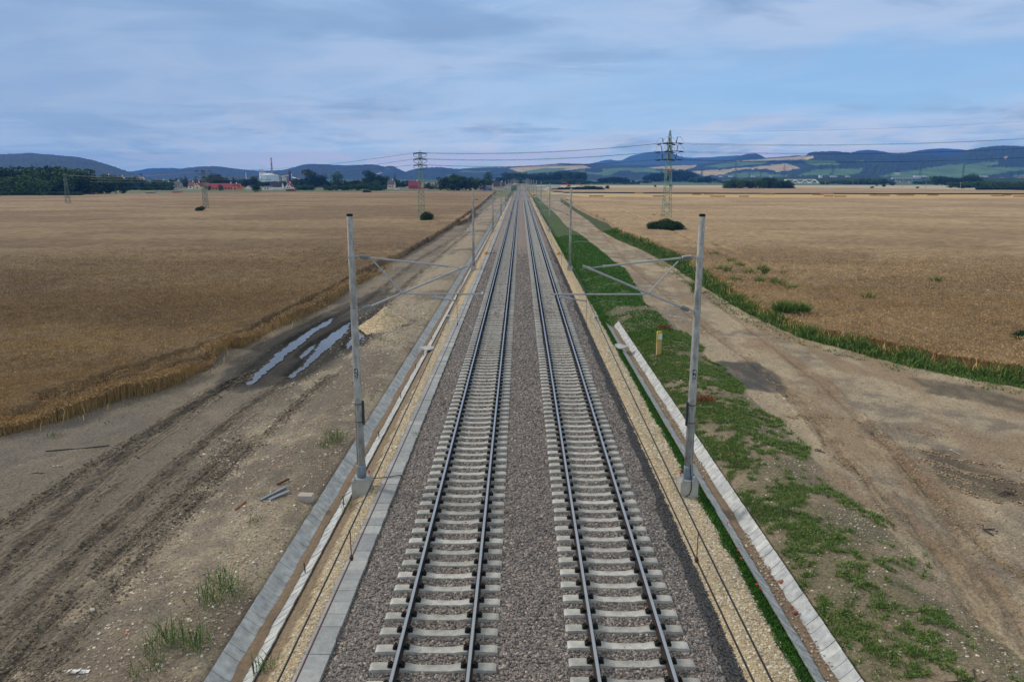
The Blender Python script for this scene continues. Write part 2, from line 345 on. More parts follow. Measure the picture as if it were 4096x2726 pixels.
WHEAT_L = poly_d([(-900, 1250), (-300, 1075), (0, 1002), (60, 990), (150, 968), (200, 950), (290, 918), (350, 905), (400, 890), (450, 862), (490, 842), (503, 815), (530, 800), (560, 800), (620, 765), (690, 735), (760, 700), (810, 662), (880, 628), (940, 588), (985, 560), (1010, 540), (1045, 522), (1075, 510), (1100, 478), (1125, 455), (1140, 442), (1030, 441), (800, 444), (400, 447), (0, 451), (-700, 462), (-1600, 480)])
WHEAT_R = poly_d([(1300, 456), (1330, 478), (1372, 500), (1398, 512), (1425, 538), (1480, 556), (1560, 595), (1640, 645), (1700, 690), (1760, 728), (1850, 768), (2000, 802), (2150, 836), (2356, 872), (3300, 1010), (4200, 700), (3200, 468), (2600, 461.5), (2356, 460), (1900, 459), (1600, 457.5), (1400, 456)])
STUB_R = poly_d([(1290, 447.5), (1400, 457), (1600, 459), (1900, 460.5), (2356, 462), (3300, 466), (3300, 449), (2356, 447.8), (1800, 447), (1500, 446), (1400, 445), (1270, 440)])
WHEAT_F = poly_d([(1262, 437), (1290, 444), (1400, 444.6), (1500, 445.5), (1800, 446.6), (2356, 447.4), (3300, 448.6), (3300, 440.5), (2356, 439.8), (2190, 437), (1930, 433.5), (1700, 433.5), (1400, 433.5), (1270, 433)])
def poly_sheet(): pass
DARK_L = poly_d([(480, 905), (530, 830), (620, 775), (760, 712), (850, 672), (905, 660), (880, 745), (850, 790), (745, 850), (690, 880), (560, 905)])
DARK_R = poly_d([(1628, 845), (1660, 836), (1740, 834), (1775, 850), (1800, 872), (1815, 900), (1782, 914), (1700, 912), (1640, 912), (1620, 880)])
DARK_R2 = poly_d([(2085, 868), (2200, 878), (2270, 895), (2356, 918), (2460, 950), (2460, 990), (2356, 952), (2240, 925), (2130, 905)])
DARK_R3 = poly_d([(2110, 1038), (2180, 1030), (2250, 1075), (2356, 1105), (2480, 1120), (2480, 1190), (2356, 1165), (2230, 1140), (2160, 1110)])
DARK_R4 = poly_d([(1965, 985), (1990, 975), (2022, 985), (2020, 1005), (1985, 1005)])
DARK_L2 = poly_d([(0, 1010), (180, 955), (330, 950), (350, 985), (250, 1010), (120, 1050), (-200, 1120), (-300, 1060)])
gp = lambda pts: np.array([at(2000 + x / 2.6133, 750 + y / 2.6133, -.8)[:2] for x, y in pts])
GREEN_R = np.concatenate([[(5.85, 400), (5.85, 52), (7.3, 52)], [(7.35, 30.0), (9.0, 30)], gp([(1820, 1560), (1780, 1450), (1640, 1320), (1500, 1220), (1480, 1130), (1400, 1000), (1310, 850), (1180, 770), (1030, 640), (950, 580), (820, 480), (700, 420), (590, 290), (480, 190), (400, 110), (350, 60)])])
VERGE = np.concatenate([poly_d([(1290, 455), (1330, 483), (1380, 508), (1398, 514), (1425, 540), (1480, 558), (1560, 597), (1640, 648), (1700, 693), (1760, 731), (1850, 771), (2000, 805), (2150, 839), (2356, 875), (2700, 930)]), poly_d([(2700, 960), (2356, 893), (2250, 878), (2100, 845), (1950, 806), (1850, 782), (1760, 742), (1690, 705), (1610, 655), (1545, 612), (1480, 577), (1420, 552), (1380, 530), (1350, 505), (1290, 465)])])
ROAD_R = poly_d([(1270, 440), (1300, 470), (1380, 520), (1420, 552), (1545, 612), (1690, 705), (1850, 782), (2100, 845), (2356, 893), (2700, 960), (3000, 1700), (2400, 1700), (2250, 1500), (2020, 1250), (1800, 1060), (1640, 920), (1560, 760), (1480, 660), (1400, 560), (1300, 500), (1255, 445)])
PUD = [poly_d(p) for p in (
    [(566, 880), (585, 858), (612, 835), (640, 808), (668, 786), (700, 765), (738, 742), (768, 728), (758, 742), (728, 757), (716, 768), (700, 782), (668, 806), (640, 830), (606, 858), (580, 880)],
    [(664, 862), (690, 842), (712, 818), (728, 798), (742, 780), (770, 760), (800, 740), (808, 738), (800, 756), (776, 780), (758, 795), (736, 812), (712, 834), (690, 852), (672, 865)],
    [(690, 815), (710, 797), (726, 788), (720, 800), (704, 814), (692, 822)],
    [(798, 788), (812, 772), (824, 758), (846, 754), (838, 770), (815, 786), (800, 800)],
    [(1068, 500), (1080, 494), (1092, 492), (1084, 498), (1072, 504)])]
PUDB = [p for p in PUD]
def ground_z(X, Y, fine=True):
    sym = np.where(Y < 53.5, 1.0, 0.0)
    z = np.interp(X, BX, BZ) * sym + np.interp(X, BX, BZ2) * (1 - sym)
    if not fine: return z
    far = 1 - sm(np.hypot(X, Y), 60, 160)
    off = (sm(np.abs(X + 6.1), 0.6, 1.3)) * (sm(np.abs(X - 6.8), 0.6, 1.2)) * np.where((X > -5.2) & (X < 5.0), 0, 1)
    n = (fbm(X * 0.35, Y * 0.35, 1) - 0.5) * 0.20 + (fbm(X * 1.9, Y * 1.9, 2) - 0.5) * 0.10
    for L_, w, d, k in RUTL + RUTR:
        dd = dist_line(X, Y, L_) + (fbm(X * 1.3, Y * 1.3, 9) - .5) * .25
        z = z - off * far * (np.hypot(X, Y) < 70) * .028 * np.cos(dd * 2 * np.pi / .24) * (1 - sm(dd, w * .9, w * 1.6)) * (.4 + fbm(X * 2, Y * .7, 15))
        z = z - off * far * d * (np.exp(-(dd / (w * .45)) ** 2) - 0.45 * np.exp(-((dd - w * .95) / (w * .35)) ** 2)) * (0.7 + 0.6 * fbm(X * 4, Y * 4, 12))
    wet = np.zeros(X.shape)
    for p in PUD:
        c = p.mean(0); rr = np.abs(p - c).max() + 1.0
        m = (np.abs(X - c[0]) < rr) & (np.abs(Y - c[1]) < rr)
        if m.any():
            ins = inside(X[m], Y[m], p).astype(float); dl = dist_line(X[m], Y[m], np.vstack([p, p[:1]]))
            wet[m] = np.maximum(wet[m], np.where(ins > 0, 1, 1 - sm(dl, 0, 0.5)))
    z = z + n * off * far * (1 - wet)
    return np.where(wet > 0.5, z * 0 - 1.13, z * (1 - wet) + -1.10 * wet)
def land_cover(X, Y):
    n1, n2, n3 = fbm(X * 0.25, Y * 0.25, 3), fbm(X * 1.3, Y * 1.3, 4), fbm(X * 0.05, Y * 0.05, 5)
    c = np.empty(X.shape + (3,)); mixc = lambda c, col, w: c * (1 - w[..., None]) + np.array(col) * w[..., None]
    c[:] = C(112, 102, 90)
    c = mixc(c, C(98, 90, 80), sm(n1, .40, .60) * (X < 0))                      # grey damp patches on the left
    c = mixc(c, C(140, 126, 106), sm(n1, .35, .6) * (X > 0))
    c = mixc(c, C(152, 138, 116), sm(n2, .45, .7) * (X > 0) * .6)
    c = mixc(c, C(122, 104, 84), sm(fbm(X * .8, Y * .22, 14), .48, .66) * (X > 0) * .8)
    grav = ((X > -11.5) & (X < -6.4)) * sm(n2 + (X + 10) * .06 + sm(Y, 40, 80) * .2, .42, .62)
    c = mixc(c, C(138, 126, 108), grav * .7)
    c = mixc(c, C(92, 82, 72), ((X > -10) & (X < -6.5)) * sm(n1 + n2 * .5, .78, .95) * .8)
    for L_, w, d, k in RUTL:
        dd = dist_line(X, Y, L_) + (n2 - .5) * .5
        c = mixc(c, C(72, 64, 56), (1 - sm(dd, w * .4, w * 1.1)) * k * (0.30 + 0.60 * sm(fbm(X * 2.2, Y * .9, 21), .3, .6)))
        c = mixc(c, C(58, 52, 46), sm(np.cos(dd * 2 * np.pi / .24), .1, .9) * (1 - sm(dd, w * 1.1, w * 2.0)) * k * .75 * sm(fbm(X * 1.1, Y * .5, 22), .28, .5))
        c = mixc(c, C(136, 124, 106), sm(-np.cos(dd * 2 * np.pi / .24), .3, .9) * (1 - sm(dd, w * .9, w * 1.6)) * k * .35)
    for L_, w, d, k in RUTR:
        dd = dist_line(X, Y, L_) + (n2 - .5) * .4
        c = mixc(c, C(106, 88, 70), (1 - sm(dd, w * .3, w * 1.2)) * k * .8)
        c = mixc(c, C(88, 74, 60), sm(np.cos(dd * 2 * np.pi / .26), .2, .9) * (1 - sm(dd, w * 1.2, w * 2.2)) * k * .8 * sm(fbm(X * .9, Y * .6, 23), .3, .5))
    for p, k, col in ((DARK_L, .95, C(58, 55, 51)), (DARK_R, .95, C(66, 65, 63)), (DARK_R2, .85, C(76, 70, 60)), (DARK_R3, .85, C(76, 68, 58)), (DARK_R4, .8, C(84, 80, 74)), (DARK_L2, .6, C(84, 80, 76))):
        ed = inside(X, Y, p); dl = dist_line(X, Y, np.vstack([p, p[:1]]))
        wgt = np.where(ed, sm(dl + (n2 - .4) * 1.2, 0, .5), 0) * (.72 + .28 * sm(fbm(X * 2.5, Y * 1.2, 44), .3, .55))
        c = mixc(c, col, wgt * k)
    wetd = np.full(X.shape, 9.0)
    for p in PUD: 
        q = p.mean(0); mm = (np.hypot(X - q[0], Y - q[1]) < 25); wetd[mm] = np.minimum(wetd[mm], np.where(inside(X[mm], Y[mm], p), 0, dist_line(X[mm], Y[mm], np.vstack([p, p[:1]]))))
    c = mixc(c, C(38, 36, 33), (1 - sm(wetd + (n2 - .5) * 1.2, .3, 1.9)) * .95)
    # sand and cream gravel beside the track
    c = mixc(c, C(110, 96, 79), ((X > -5.66) & (X < -5.2 + (n2 - .5) * .3)) * 1.0)
    c = mixc(c, C(150, 134, 108), ((X > -5.2 + (n2 - .5) * .3) & (X < -4.0)) * 1.0)
    c = mixc(c, C(154, 138, 112), ((X > 4.4) & (X < 5.85 + (n2 - .5) * .25)) * 1.0)
    c = mixc(c, C(38, 58, 26), ((X > 5.85 + (n2 - .5) * .25) & (X < 6.5)) * 1.0)
    g = inside(X, Y, GREEN_R)
    c = mixc(c, C(42, 68, 26), g * sm(n2 * .6 + n1 * .5 + sm(Y, 30, 75) * .3, .42, .62) * .9)
    bank = ((X > 7.2) & (X < 11.0) & (Y < 60))
    c = mixc(c, C(112, 100, 86), bank * .7); c = mixc(c, C(78, 78, 58), bank * sm(n1 + n2 * .4 + sm(Y, 15, 50) * .15, .68, .86) * .6)
    c = mixc(c, C(44, 62, 28), inside(X, Y, VERGE) * .9)
    # country beyond the fields
    D = Y
    far = sm(D, 380, 420)
    strips = fbm(X * .004, Y * .05, 6)
    c = mixc(c, C(84, 92, 62), far * sm(strips, .3, .5)); c = mixc(c, C(140, 124, 92), far * sm(strips, .52, .6))
    c = mixc(c, C(78, 88, 58), far * (X < 0) * sm(fbm(X * .01, Y * .02, 8), .3, .5) * .85)
    yel = inside(X, Y, STUB_R); c = mixc(c, C(168, 140, 92), yel * 1.0)
    pale = (X > 20) & (D > 468) & (D < 1150); c = mixc(c, C(150, 138, 116), pale * (0.75 + .25 * sm(strips, .3, .6)))
    c = mixc(c, C(160, 148, 124), ((X > 20) & (D > 560) & (D < 980)) * .9)
    c = mixc(c, C(70, 88, 58), ((X > 20) & (D > 1000)) * .9); c = mixc(c, C(54, 76, 52), (D > 1500) * 1.0)
    return np.clip(c * (0.9 + 0.2 * fbm(X * 3.1, Y * 3.1, 30))[..., None], 0, 1)
def graded(start, stop, d0, growth, flat):
    xs = [start]; d = d0
    while xs[-1] < stop:
        xs.append(xs[-1] + d)
        if abs(xs[-1]) > flat: d *= growth
    return np.array(xs)
xp = graded(0, 16000, 0.10, 1.020, 15); gx = np.concatenate([-xp[::-1][:-1], xp])
gy = np.concatenate([[-400, -60, -10, 0, 4], graded(6, 17000, 0.10, 1.0085, 9)])
GX, GY = np.meshgrid(gx, gy)
Zg = ground_z(GX, GY); cov = land_cover(GX, GY)
def grid_faces(ny, nx, mask=None):
    i = np.arange(ny * nx).reshape(ny, nx); f = np.stack([i[:-1, :-1], i[:-1, 1:], i[1:, 1:], i[1:, :-1]], -1)
    f = f.reshape(-1, 4); return f if mask is None else f[mask.ravel()]
M['ground'] = mat('soil', (1, 1, 1), 0.95, attr='cover', scale=11, bump=0.8, bscale=16, detail=12, var=0.56)
V = np.stack([GX, GY, Zg], -1).reshape(-1, 3)
tag(link('ground', mesh_np('ground', V, grid_faces(len(gy), len(gx)), M['ground'], {'cover': cov.reshape(-1, 3)}, smooth=True)), kind='structure')
def zg(x, y): return float(ground_z(np.array([float(x)]), np.array([float(y)]))[0])
# standing water in the ruts
for i, p in enumerate(PUD):
    n = 90; t = np.linspace(0, len(p), n * 2, endpoint=False); k = t.astype(int); fr = (t - k)[:, None]
    e = p[k % len(p)] * (1 - fr) + p[(k + 1) % len(p)] * fr; c = p.mean(0)
    am = min(1.0, np.ptp(p[:, 1]) / 9) * .8; e = e + np.array([1, .3]) * am * ((fbm(e[:, 0] * 3, e[:, 1] * 3, 40)[:, None] - .5) * 0.45 + (fbm(e[:, 0] * 8, e[:, 1] * 8, 41)[:, None] - .5) * 0.30)
    me = bpy.data.meshes.new('puddle'); me.from_pydata([(x, y, -1.10) for x, y in e], [], [tuple(range(len(e)))]); me.materials.append(M['puddle']); me.update()
    tag(link('puddle', me), kind='structure')

# ---------------------------------------------------------------- ballast bed and stones
bxs = np.concatenate([np.linspace(-4.12, -3.0, 12), np.linspace(-2.9, 3.6, 50), np.linspace(3.7, 4.95, 14)])
bys = graded(4, 800, 0.12, 1.012, 8); bX, bY = np.meshgrid(bxs, bys)
def ball_z(X): return np.interp(X, [-4.2, -3.9, -3.2, -3.0, -.5, .28, 1.0, 3.6, 3.8, 4.3, 4.75, 5.0], [-.55, -.40, -.28, -.275, -.275, -.235, -.275, -.275, -.29, -.40, -.62, -.75])
bZ = ball_z(bX) + (fbm(bX * 3, bY * 3, 50) - .5) * .05 + (fbm(bX * 14, bY * 14, 51) - .5) * .05 * (1 - sm(bY, 40, 80))
bc = np.empty(bX.shape + (3,)); bc[:] = C(108, 99, 95)
bc = bc * (1 - .0) + 0; w = sm(bX + (fbm(bX * 2, bY * .6, 52) - .5) * .5, 4.1, 4.45)[..., None] * (1 - sm(bY, 150, 260))[..., None]; bc = bc * (1 - w) + np.array(C(70, 68, 70)) * w
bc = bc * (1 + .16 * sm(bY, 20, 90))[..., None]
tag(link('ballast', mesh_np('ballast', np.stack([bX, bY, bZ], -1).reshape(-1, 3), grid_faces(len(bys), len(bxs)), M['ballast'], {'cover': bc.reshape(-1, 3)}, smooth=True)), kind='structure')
def scat(n, x0, x1, y0, y1): return x0 + (x1 - x0) * rng.random(n), y0 + (y1 - y0) * rng.random(n)
Vs, Fs, Ts, off = [], [], [], 0
for (y0, y1, dens, sz) in ((8.5, 18, 560, .030), (18, 30, 380, .034), (30, 52, 190, .043), (52, 115, 90, .055)):
    n = int((y1 - y0) * 8.9 * dens); x, y = scat(n, -4.1, 4.85, y0, y1)
    P = np.stack([x, y, ball_z(x) + .012 + (fbm(x * 3, y * 3, 50) - .5) * .05], 1)
    kp = rng.random(n) < 1.0 - sm(y, 62, 112); x, y, P = x[kp], y[kp], P[kp]; n = len(x)
    t = rng.random(n); dk = sm(x + (fbm(x * 2, y * .6, 52) - .5) * .5, 4.15, 4.4) > .5; t = np.where(dk, t * .06, t)
    v, f, t = stones(P, sz * (0.6 + .8 * rng.random(n)), .75, t); Vs.append(v); Fs.append(f + off); Ts.append(t); off += len(v)
tag(link('ballast_stones', mesh_np('ballast_stones', np.concatenate(Vs), np.concatenate(Fs), M['bstone'], {'tint': np.concatenate(Ts)})), kind='stuff')
# cream gravel on both shoulders, pebbles on the banks
def scatter_stones(name, spec, m):
    Vs, Fs, Ts, off = [], [], [], 0
    for (x0, x1, y0, y1, dens, sz, fn) in spec:
        n = int((x1 - x0) * (y1 - y0) * dens); x, y = scat(n, x0, x1, y0, y1)
        if fn is not None: k = fn(x, y); x, y = x[k], y[k]
        z = ground_z(x, y); P = np.stack([x, y, z + sz * .15], 1)
        v, f, t = stones(P, sz * (0.4 + 1.1 * rng.random(len(x)) ** 2), .6); Vs.append(v); Fs.append(f + off); Ts.append(t); off += len(v)
    return tag(link(name, mesh_np(name, np.concatenate(Vs), np.concatenate(Fs), m, {'tint': np.concatenate(Ts)})), kind='stuff')
edgeL = lambda x, y: x > -5.15 + (fbm(x * 1.3, y * 1.3, 4) - .5) * .5
scatter_stones('cream_gravel', [(-5.4, -4.6, 8.5, 24, 420, .028, edgeL), (-5.4, -4.6, 24, 60, 150, .04, edgeL), (4.5, 5.9, 8.5, 24, 420, .028, None), (4.5, 5.9, 24, 60, 140, .042, None)], M['cream'])
nodark = lambda x, y: ~(inside(x, y, DARK_L) | inside(x, y, DARK_R) | inside(x, y, DARK_R2) | inside(x, y, DARK_R3))
nz = lambda x, y: (fbm(x * 1.3, y * 1.3, 4) + rng.random(len(x)) * .35 > .62) & nodark(x, y)
nz2 = lambda x, y: (rng.random(len(x)) < .25) & nodark(x, y)
scatter_stones('pebbles', [(-11, -6.75, 9, 26, 90, .032, nz), (-12.5, -6.75, 26, 60, 36, .042, nz), (-26, -10.5, 9, 40, 5, .022, nz2), (7.4, 11, 9, 30, 70, .028, nz), (10, 32, 9, 40, 60, .014, nz2), (-28, -10, 9, 40, 60, .014, nz2), (10, 30, 10, 45, 4, .024, nz2), (7.4, 14, 30, 60, 14, .045, nz)], M['pebble'])

def clods(lines, n, name, m, k):
    xs_, ys_ = [], []
    for L_, w, d, dk in lines:
        seg = np.hypot(*(L_[1:] - L_[:-1]).T); q = rng.choice(len(seg), int(n * dk), p=seg / seg.sum()); f = rng.random(len(q))[:, None]; P = L_[q] * (1 - f) + L_[q + 1] * f; P = P + rng.normal(size=P.shape) * w * .75
        xs_.append(P[:, 0]); ys_.append(P[:, 1])
    x, y = np.concatenate(xs_), np.concatenate(ys_); m_ = (fbm(x * .8, y * .5, 33) + rng.random(len(x)) * .3 > .58) & (y > 7) & (y < 75) & (np.abs(x) > 7.4); x, y = x[m_], y[m_]
    for p in PUD: m_ = ~inside(x, y, p); x, y = x[m_], y[m_]
    v, f, t = stones(np.stack([x, y, ground_z(x, y)], 1), k * (.3 + 1.1 * rng.random(len(x)) ** 2), .6); tag(link(name, mesh_np(name, v, f, m, {'tint': t})), kind='stuff')
M['clod'] = mat('soil clods', (1, 1, 1), 0.95, attr='tint', ramp=[C(76, 68, 60), C(98, 88, 76), C(66, 60, 54), C(112, 102, 88)], scale=0)
clods(RUTL, 11000, 'soil_clods', M['clod'], .042)
M['clodr'] = mat('dry soil clods', (1, 1, 1), 0.95, attr='tint', ramp=[C(118, 102, 84), C(138, 122, 102), C(104, 90, 74)], scale=0)
clods(RUTR, 2600, 'dry_soil_clods', M['clodr'], .035)

# ---------------------------------------------------------------- tracks
def rail_mesh():
    prof = [(-.075, -.172), (.075, -.172), (.075, -.162), (.016, -.14), (.010, -.05), (.036, -.036), (.036, -.010), (.028, 0), (-.028, 0), (-.036, -.010), (-.036, -.036), (-.010, -.05), (-.016, -.14), (-.075, -.162)]
    ys = np.concatenate([np.arange(4, 100, 6.0), np.arange(100, 801, 25.0)]); vs = [(x, y, z) for y in ys for x, z in prof]; n = len(prof); fs = []; ms = []
    for i in range(len(ys) - 1):
        for k in range(n):
            fs.append((i * n + k, i * n + (k + 1) % n, (i + 1) * n + (k + 1) % n, (i + 1) * n + k)); ms.append(1 if k in (6, 7, 8) else 0)
    me = bpy.data.meshes.new('rail'); me.from_pydata(vs, [], fs); me.materials.append(M['rail_side']); me.materials.append(M['rail_top']); me.polygons.foreach_set('material_index', ms); me.update(); return me
def sleeper_arrays(y=0.0):
    st = [(-1.3, -.205, .13), (-1.24, -.185, .125), (-.98, -.183, .12), (-.55, -.185, .12), (-.34, -.222, .105), (0, -.226, .10), (.34, -.222, .105), (.55, -.185, .12), (.98, -.183, .12), (1.24, -.185, .125), (1.3, -.205, .13)]
    vs = []; fs = []
    for x, zt, w in st: vs += [(x, y - w - .03, -.40), (x, y - w, zt), (x, y + w, zt), (x, y + w + .03, -.40)]
    for i in range(len(st) - 1):
        for k in range(3): a = i * 4 + k; fs.append((a, a + 4, a + 5, a + 1))
    fs += [(0, 1, 2, 3), tuple(4 * (len(st) - 1) + k for k in (3, 2, 1, 0))]
    return vs, fs
def clip_mesh():
    b = MB(); b.box((0, 0, .018), (.10, .13, .05)); b.box((-.035, 0, .05), (.05, .06, .04))
    for s in (-1, 1): b.path([(.035, s * .02, .045), (.0, s * .06, .07), (-.05, s * .055, .035), (-.06, s * .02, .03)], .012, n=5)
    return b
rail_me = rail_mesh(); sv, sf = sleeper_arrays(); sl_me = bpy.data.meshes.new('sleeper'); sl_me.from_pydata(sv, [], sf); sl_me.materials.append(M['sleeper']); sl_me.update()
cb = clip_mesh(); co = cb.build('rail_clip', M['clip']); clip_me = co.data; bpy.data.objects.remove(co)
def track(xc, lab, ph):
    t = empty('railway_track', (xc, 0, 0), label=lab, cat='railway track', group='new railway tracks')
    for s in (-1, 1): link('rail', rail_me, t, (s * .7525, 0, 0))
    first = None
    for i in range(100):
        sl = link('sleeper', sl_me, t, (random.uniform(-.012, .012), 10.4 + ph + .6 * i, random.uniform(-.006, .004))); sl.rotation_euler.z = random.uniform(-.004, .004)
        for s in (-1, 1):
            for q in (-1, 1):
                c = link('rail_clip', clip_me, sl, (s * .7525 + q * .125, 0, -.172)); c.rotation_euler.z = 0 if q > 0 else math.pi
    ys = 10.4 + ph + .6 * np.arange(100, 1300); base = np.array(sv); nv = len(sv)
    V = (base[None] + np.stack([ys * 0, ys, ys * 0], 1)[:, None, :]).reshape(-1, 3)
    me = bpy.data.meshes.new('sleeper'); q = [f for f in sf]; allf = [tuple(a + i * nv for a in f) for i in range(len(ys)) for f in q]
    me.from_pydata([tuple(v) for v in V], [], allf); me.materials.append(M['sleeper']); me.update(); tag(link('sleeper', me, t), kind='stuff')
    b = MB()
    for y in ys[:420]:
        for s in (-1, 1):
            for q in (-1, 1): b.box((s * .7525 + q * .125, y, -.145), (.10, .13, .06))
    tag(b.build('rail_clip', M['clip'], t), kind='stuff')
track(XT[0], 'left railway track on pale concrete sleepers, nearest the long concrete trough lids', 0.0)
track(XT[1], 'right railway track on pale concrete sleepers, nearest the green ditch', 0.18)

# ---------------------------------------------------------------- cable trough, gutters, silt
def block_row(name, x0, x1, z, y0, y1, pitch, h, m, lab, cat):
    ys = np.arange(y0, y1, pitch); vs = []; fs = []; tt = []
    for i, y in enumerate(ys):
        e = random.uniform(-.006, .006); g = .012; j = random.uniform(-.012, .012); b = len(vs)
        for (sx, xx) in ((0, x0 + j), (1, x1 + j)):
            for yy in (y + g / 2, y + pitch - g / 2): vs += [(xx, yy, z - h + e), (xx, yy, z + e)]
        fs += [(b, b + 1, b + 3, b + 2), (b + 4, b + 6, b + 7, b + 5), (b + 1, b + 5, b + 7, b + 3), (b, b + 4, b + 5, b + 1), (b + 2, b + 3, b + 7, b + 6)]
        tt += [random.random()] * 8
    return tag(link(name, mesh_np(name, vs, fs, m, {'tint': tt})), label=lab, cat=cat)
block_row('cable_trough', -4.62, -4.06, -.35, 6, 420, .5, .3, M['curb'], 'long straight row of flat grey concrete trough lids left of the ballast', 'cable trough')
def gutter(name, prof, y0, y1, pitch, lab):
    ys = np.arange(y0, y1, pitch); prof = np.array(prof); n = len(prof); vs = []; fs = []; tt = []
    for y in ys:
        jx, jz, tl = random.uniform(-.008, .008), random.uniform(-.003, .003), random.uniform(.004, .012); b = len(vs); hf = pitch * .502
        for k, yy in enumerate((y + .004, y + pitch - .002)):
            up = tl if k == 0 else 0.0
            for px, pz in prof: vs.append((px + jx, yy, pz + jz + up))
            for px, pz in prof: vs.append((px + jx, yy, pz + jz + up - .07))
        for k in range(n - 1): fs += [(b + k, b + k + 1, b + 2 * n + k + 1, b + 2 * n + k), (b + k, b + n + k, b + n + k + 1, b + k + 1)]
        fs += [(b, b + 2 * n, b + 3 * n, b + n), (b + n - 1, b + 2 * n - 1, b + 4 * n - 1, b + 3 * n - 1)]
        tt += [random.random()] * (4 * n)
    return tag(link(name, mesh_np(name, vs, fs, M['gutter'], {'tint': tt})), label=lab, cat='gutter')
gutter('concrete_gutter', [(-6.62, -.70), (-6.5, -.80), (-6.35, -.93), (-6.2, -1.0), (-6.03, -1.0), (-5.88, -.93), (-5.74, -.83), (-5.63, -.74)], 6, 330, .33, 'long pale concrete gutter of dished blocks left of the tracks, with brown sand beside it')
gutter('concrete_gutter', [(6.3, -.80), (6.42, -.92), (6.58, -1.05), (6.72, -1.11), (6.9, -1.11), (7.02, -1.04), (7.16, -.91), (7.28, -.78)], 6, 53.7, .33, 'pale concrete gutter right of the tracks, littered with brick pieces, ending in the green ditch')
def silt(x0, x1, z, y0, y1, s):
    ys = np.arange(y0, y1, .11); a = x0 + (fbm(ys * 1.1, ys * 0 + s, 60) - .5) * .14 + (rng.random(len(ys)) - .5) * .03; b = x1 + (fbm(ys * 1.1, ys * 0 + s + 3, 61) - .5) * .16 + (rng.random(len(ys)) - .5) * .03
    V = np.stack([np.stack([a, ys, np.full(len(ys), z)], 1), np.stack([(a + b) / 2, ys, np.full(len(ys), z + .012)], 1), np.stack([b, ys, np.full(len(ys), z)], 1)], 1).reshape(-1, 3)
    V = V.copy(); i = np.arange(len(ys) - 1)[:, None] * 3
    tag(link('silt', mesh_np('silt', V, np.concatenate([i + np.array([[0, 1, 4, 3]]), i + np.array([[1, 2, 5, 4]])]), M['silt'])), kind='structure')
silt(-6.22, -5.98, -.955, 6, 200, 1); silt(6.70, 6.95, -1.065, 6, 53.4, 5)

# ---------------------------------------------------------------- wheat
def inset_mask(X, Y, polys, holes=()):
    m = np.zeros(X.shape, bool)
    for p in polys: m |= inside(X, Y, p)
    return m
TRAM = [poly_d(p, -.4) for p in ([(100, 905), (350, 832), (600, 745), (800, 640), (905, 590)], [(60, 935), (250, 880), (380, 848), (560, 790), (820, 655)], [(850, 625), (1000, 545), (1110, 470)], [(835, 640), (985, 560), (1095, 478)])]
TRAMR = [poly_d(p, -.4) for p in ([(1640, 560), (1840, 640), (2000, 720), (2180, 790)], [(1420, 480), (1520, 520), (1700, 600), (1900, 690)])]
M['wheat_far'] = mat('ripe wheat seen from above', (1, 1, 1), 0.95, attr='cover', scale=.55, bump=0.8, bscale=5, detail=12, var=0.74)
def wheat_cover(X, Y, right):
    n1 = fbm(X * .035, Y * .07, 70); n2 = fbm(X * .2, Y * .3, 71); n3 = fbm(X * .02, Y * .035, 72)
    a, b, d = (C(138, 117, 92), C(150, 129, 103), C(121, 101, 80)) if right else (C(118, 99, 76), C(131, 111, 87), C(98, 80, 62))
    c = np.array(a)[None] * np.ones(X.shape + (3,)); w = (sm(n3, .4, .62) * .7)[..., None]; c = c * (1 - w) + np.array(b) * w
    w = (sm(n1 + n2 * .3, .60, .82) * .7)[..., None]; c = c * (1 - w) + np.array(d) * w
    w = (sm(fbm(X * .05, Y * .16, 74), .52, .66) * .4)[..., None]; c = c * (1 - w) + np.array(d) * w
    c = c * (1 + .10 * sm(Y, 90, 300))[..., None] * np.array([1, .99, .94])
    return c
def wheat_h(X, Y, right):
    h = 0.80 + (fbm(X * .15, Y * .3, 75) - .5) * .28 + (fbm(X * .7, Y * .7, 76) - .5) * .22 + (fbm(X * 2.0, Y * 2.0, 73) - .5) * .22
    for L_ in (TRAMR if right else TRAM):
        d = dist_line(X, Y, L_) + (fbm(X * .6, Y * .6, 77) - .5) * .5; h = h - (.68 if not right else .35) * (1 - sm(d, .2, .65)) * sm(fbm(X * .3, Y * .3, 78), .2, .42)
    if not right:
        lod = sm(fbm(X * .16, Y * .16, 79), .55, .68) * (1 - sm(np.hypot(X + 22, Y - 34), 6, 22)); h = h - .35 * lod
    return h
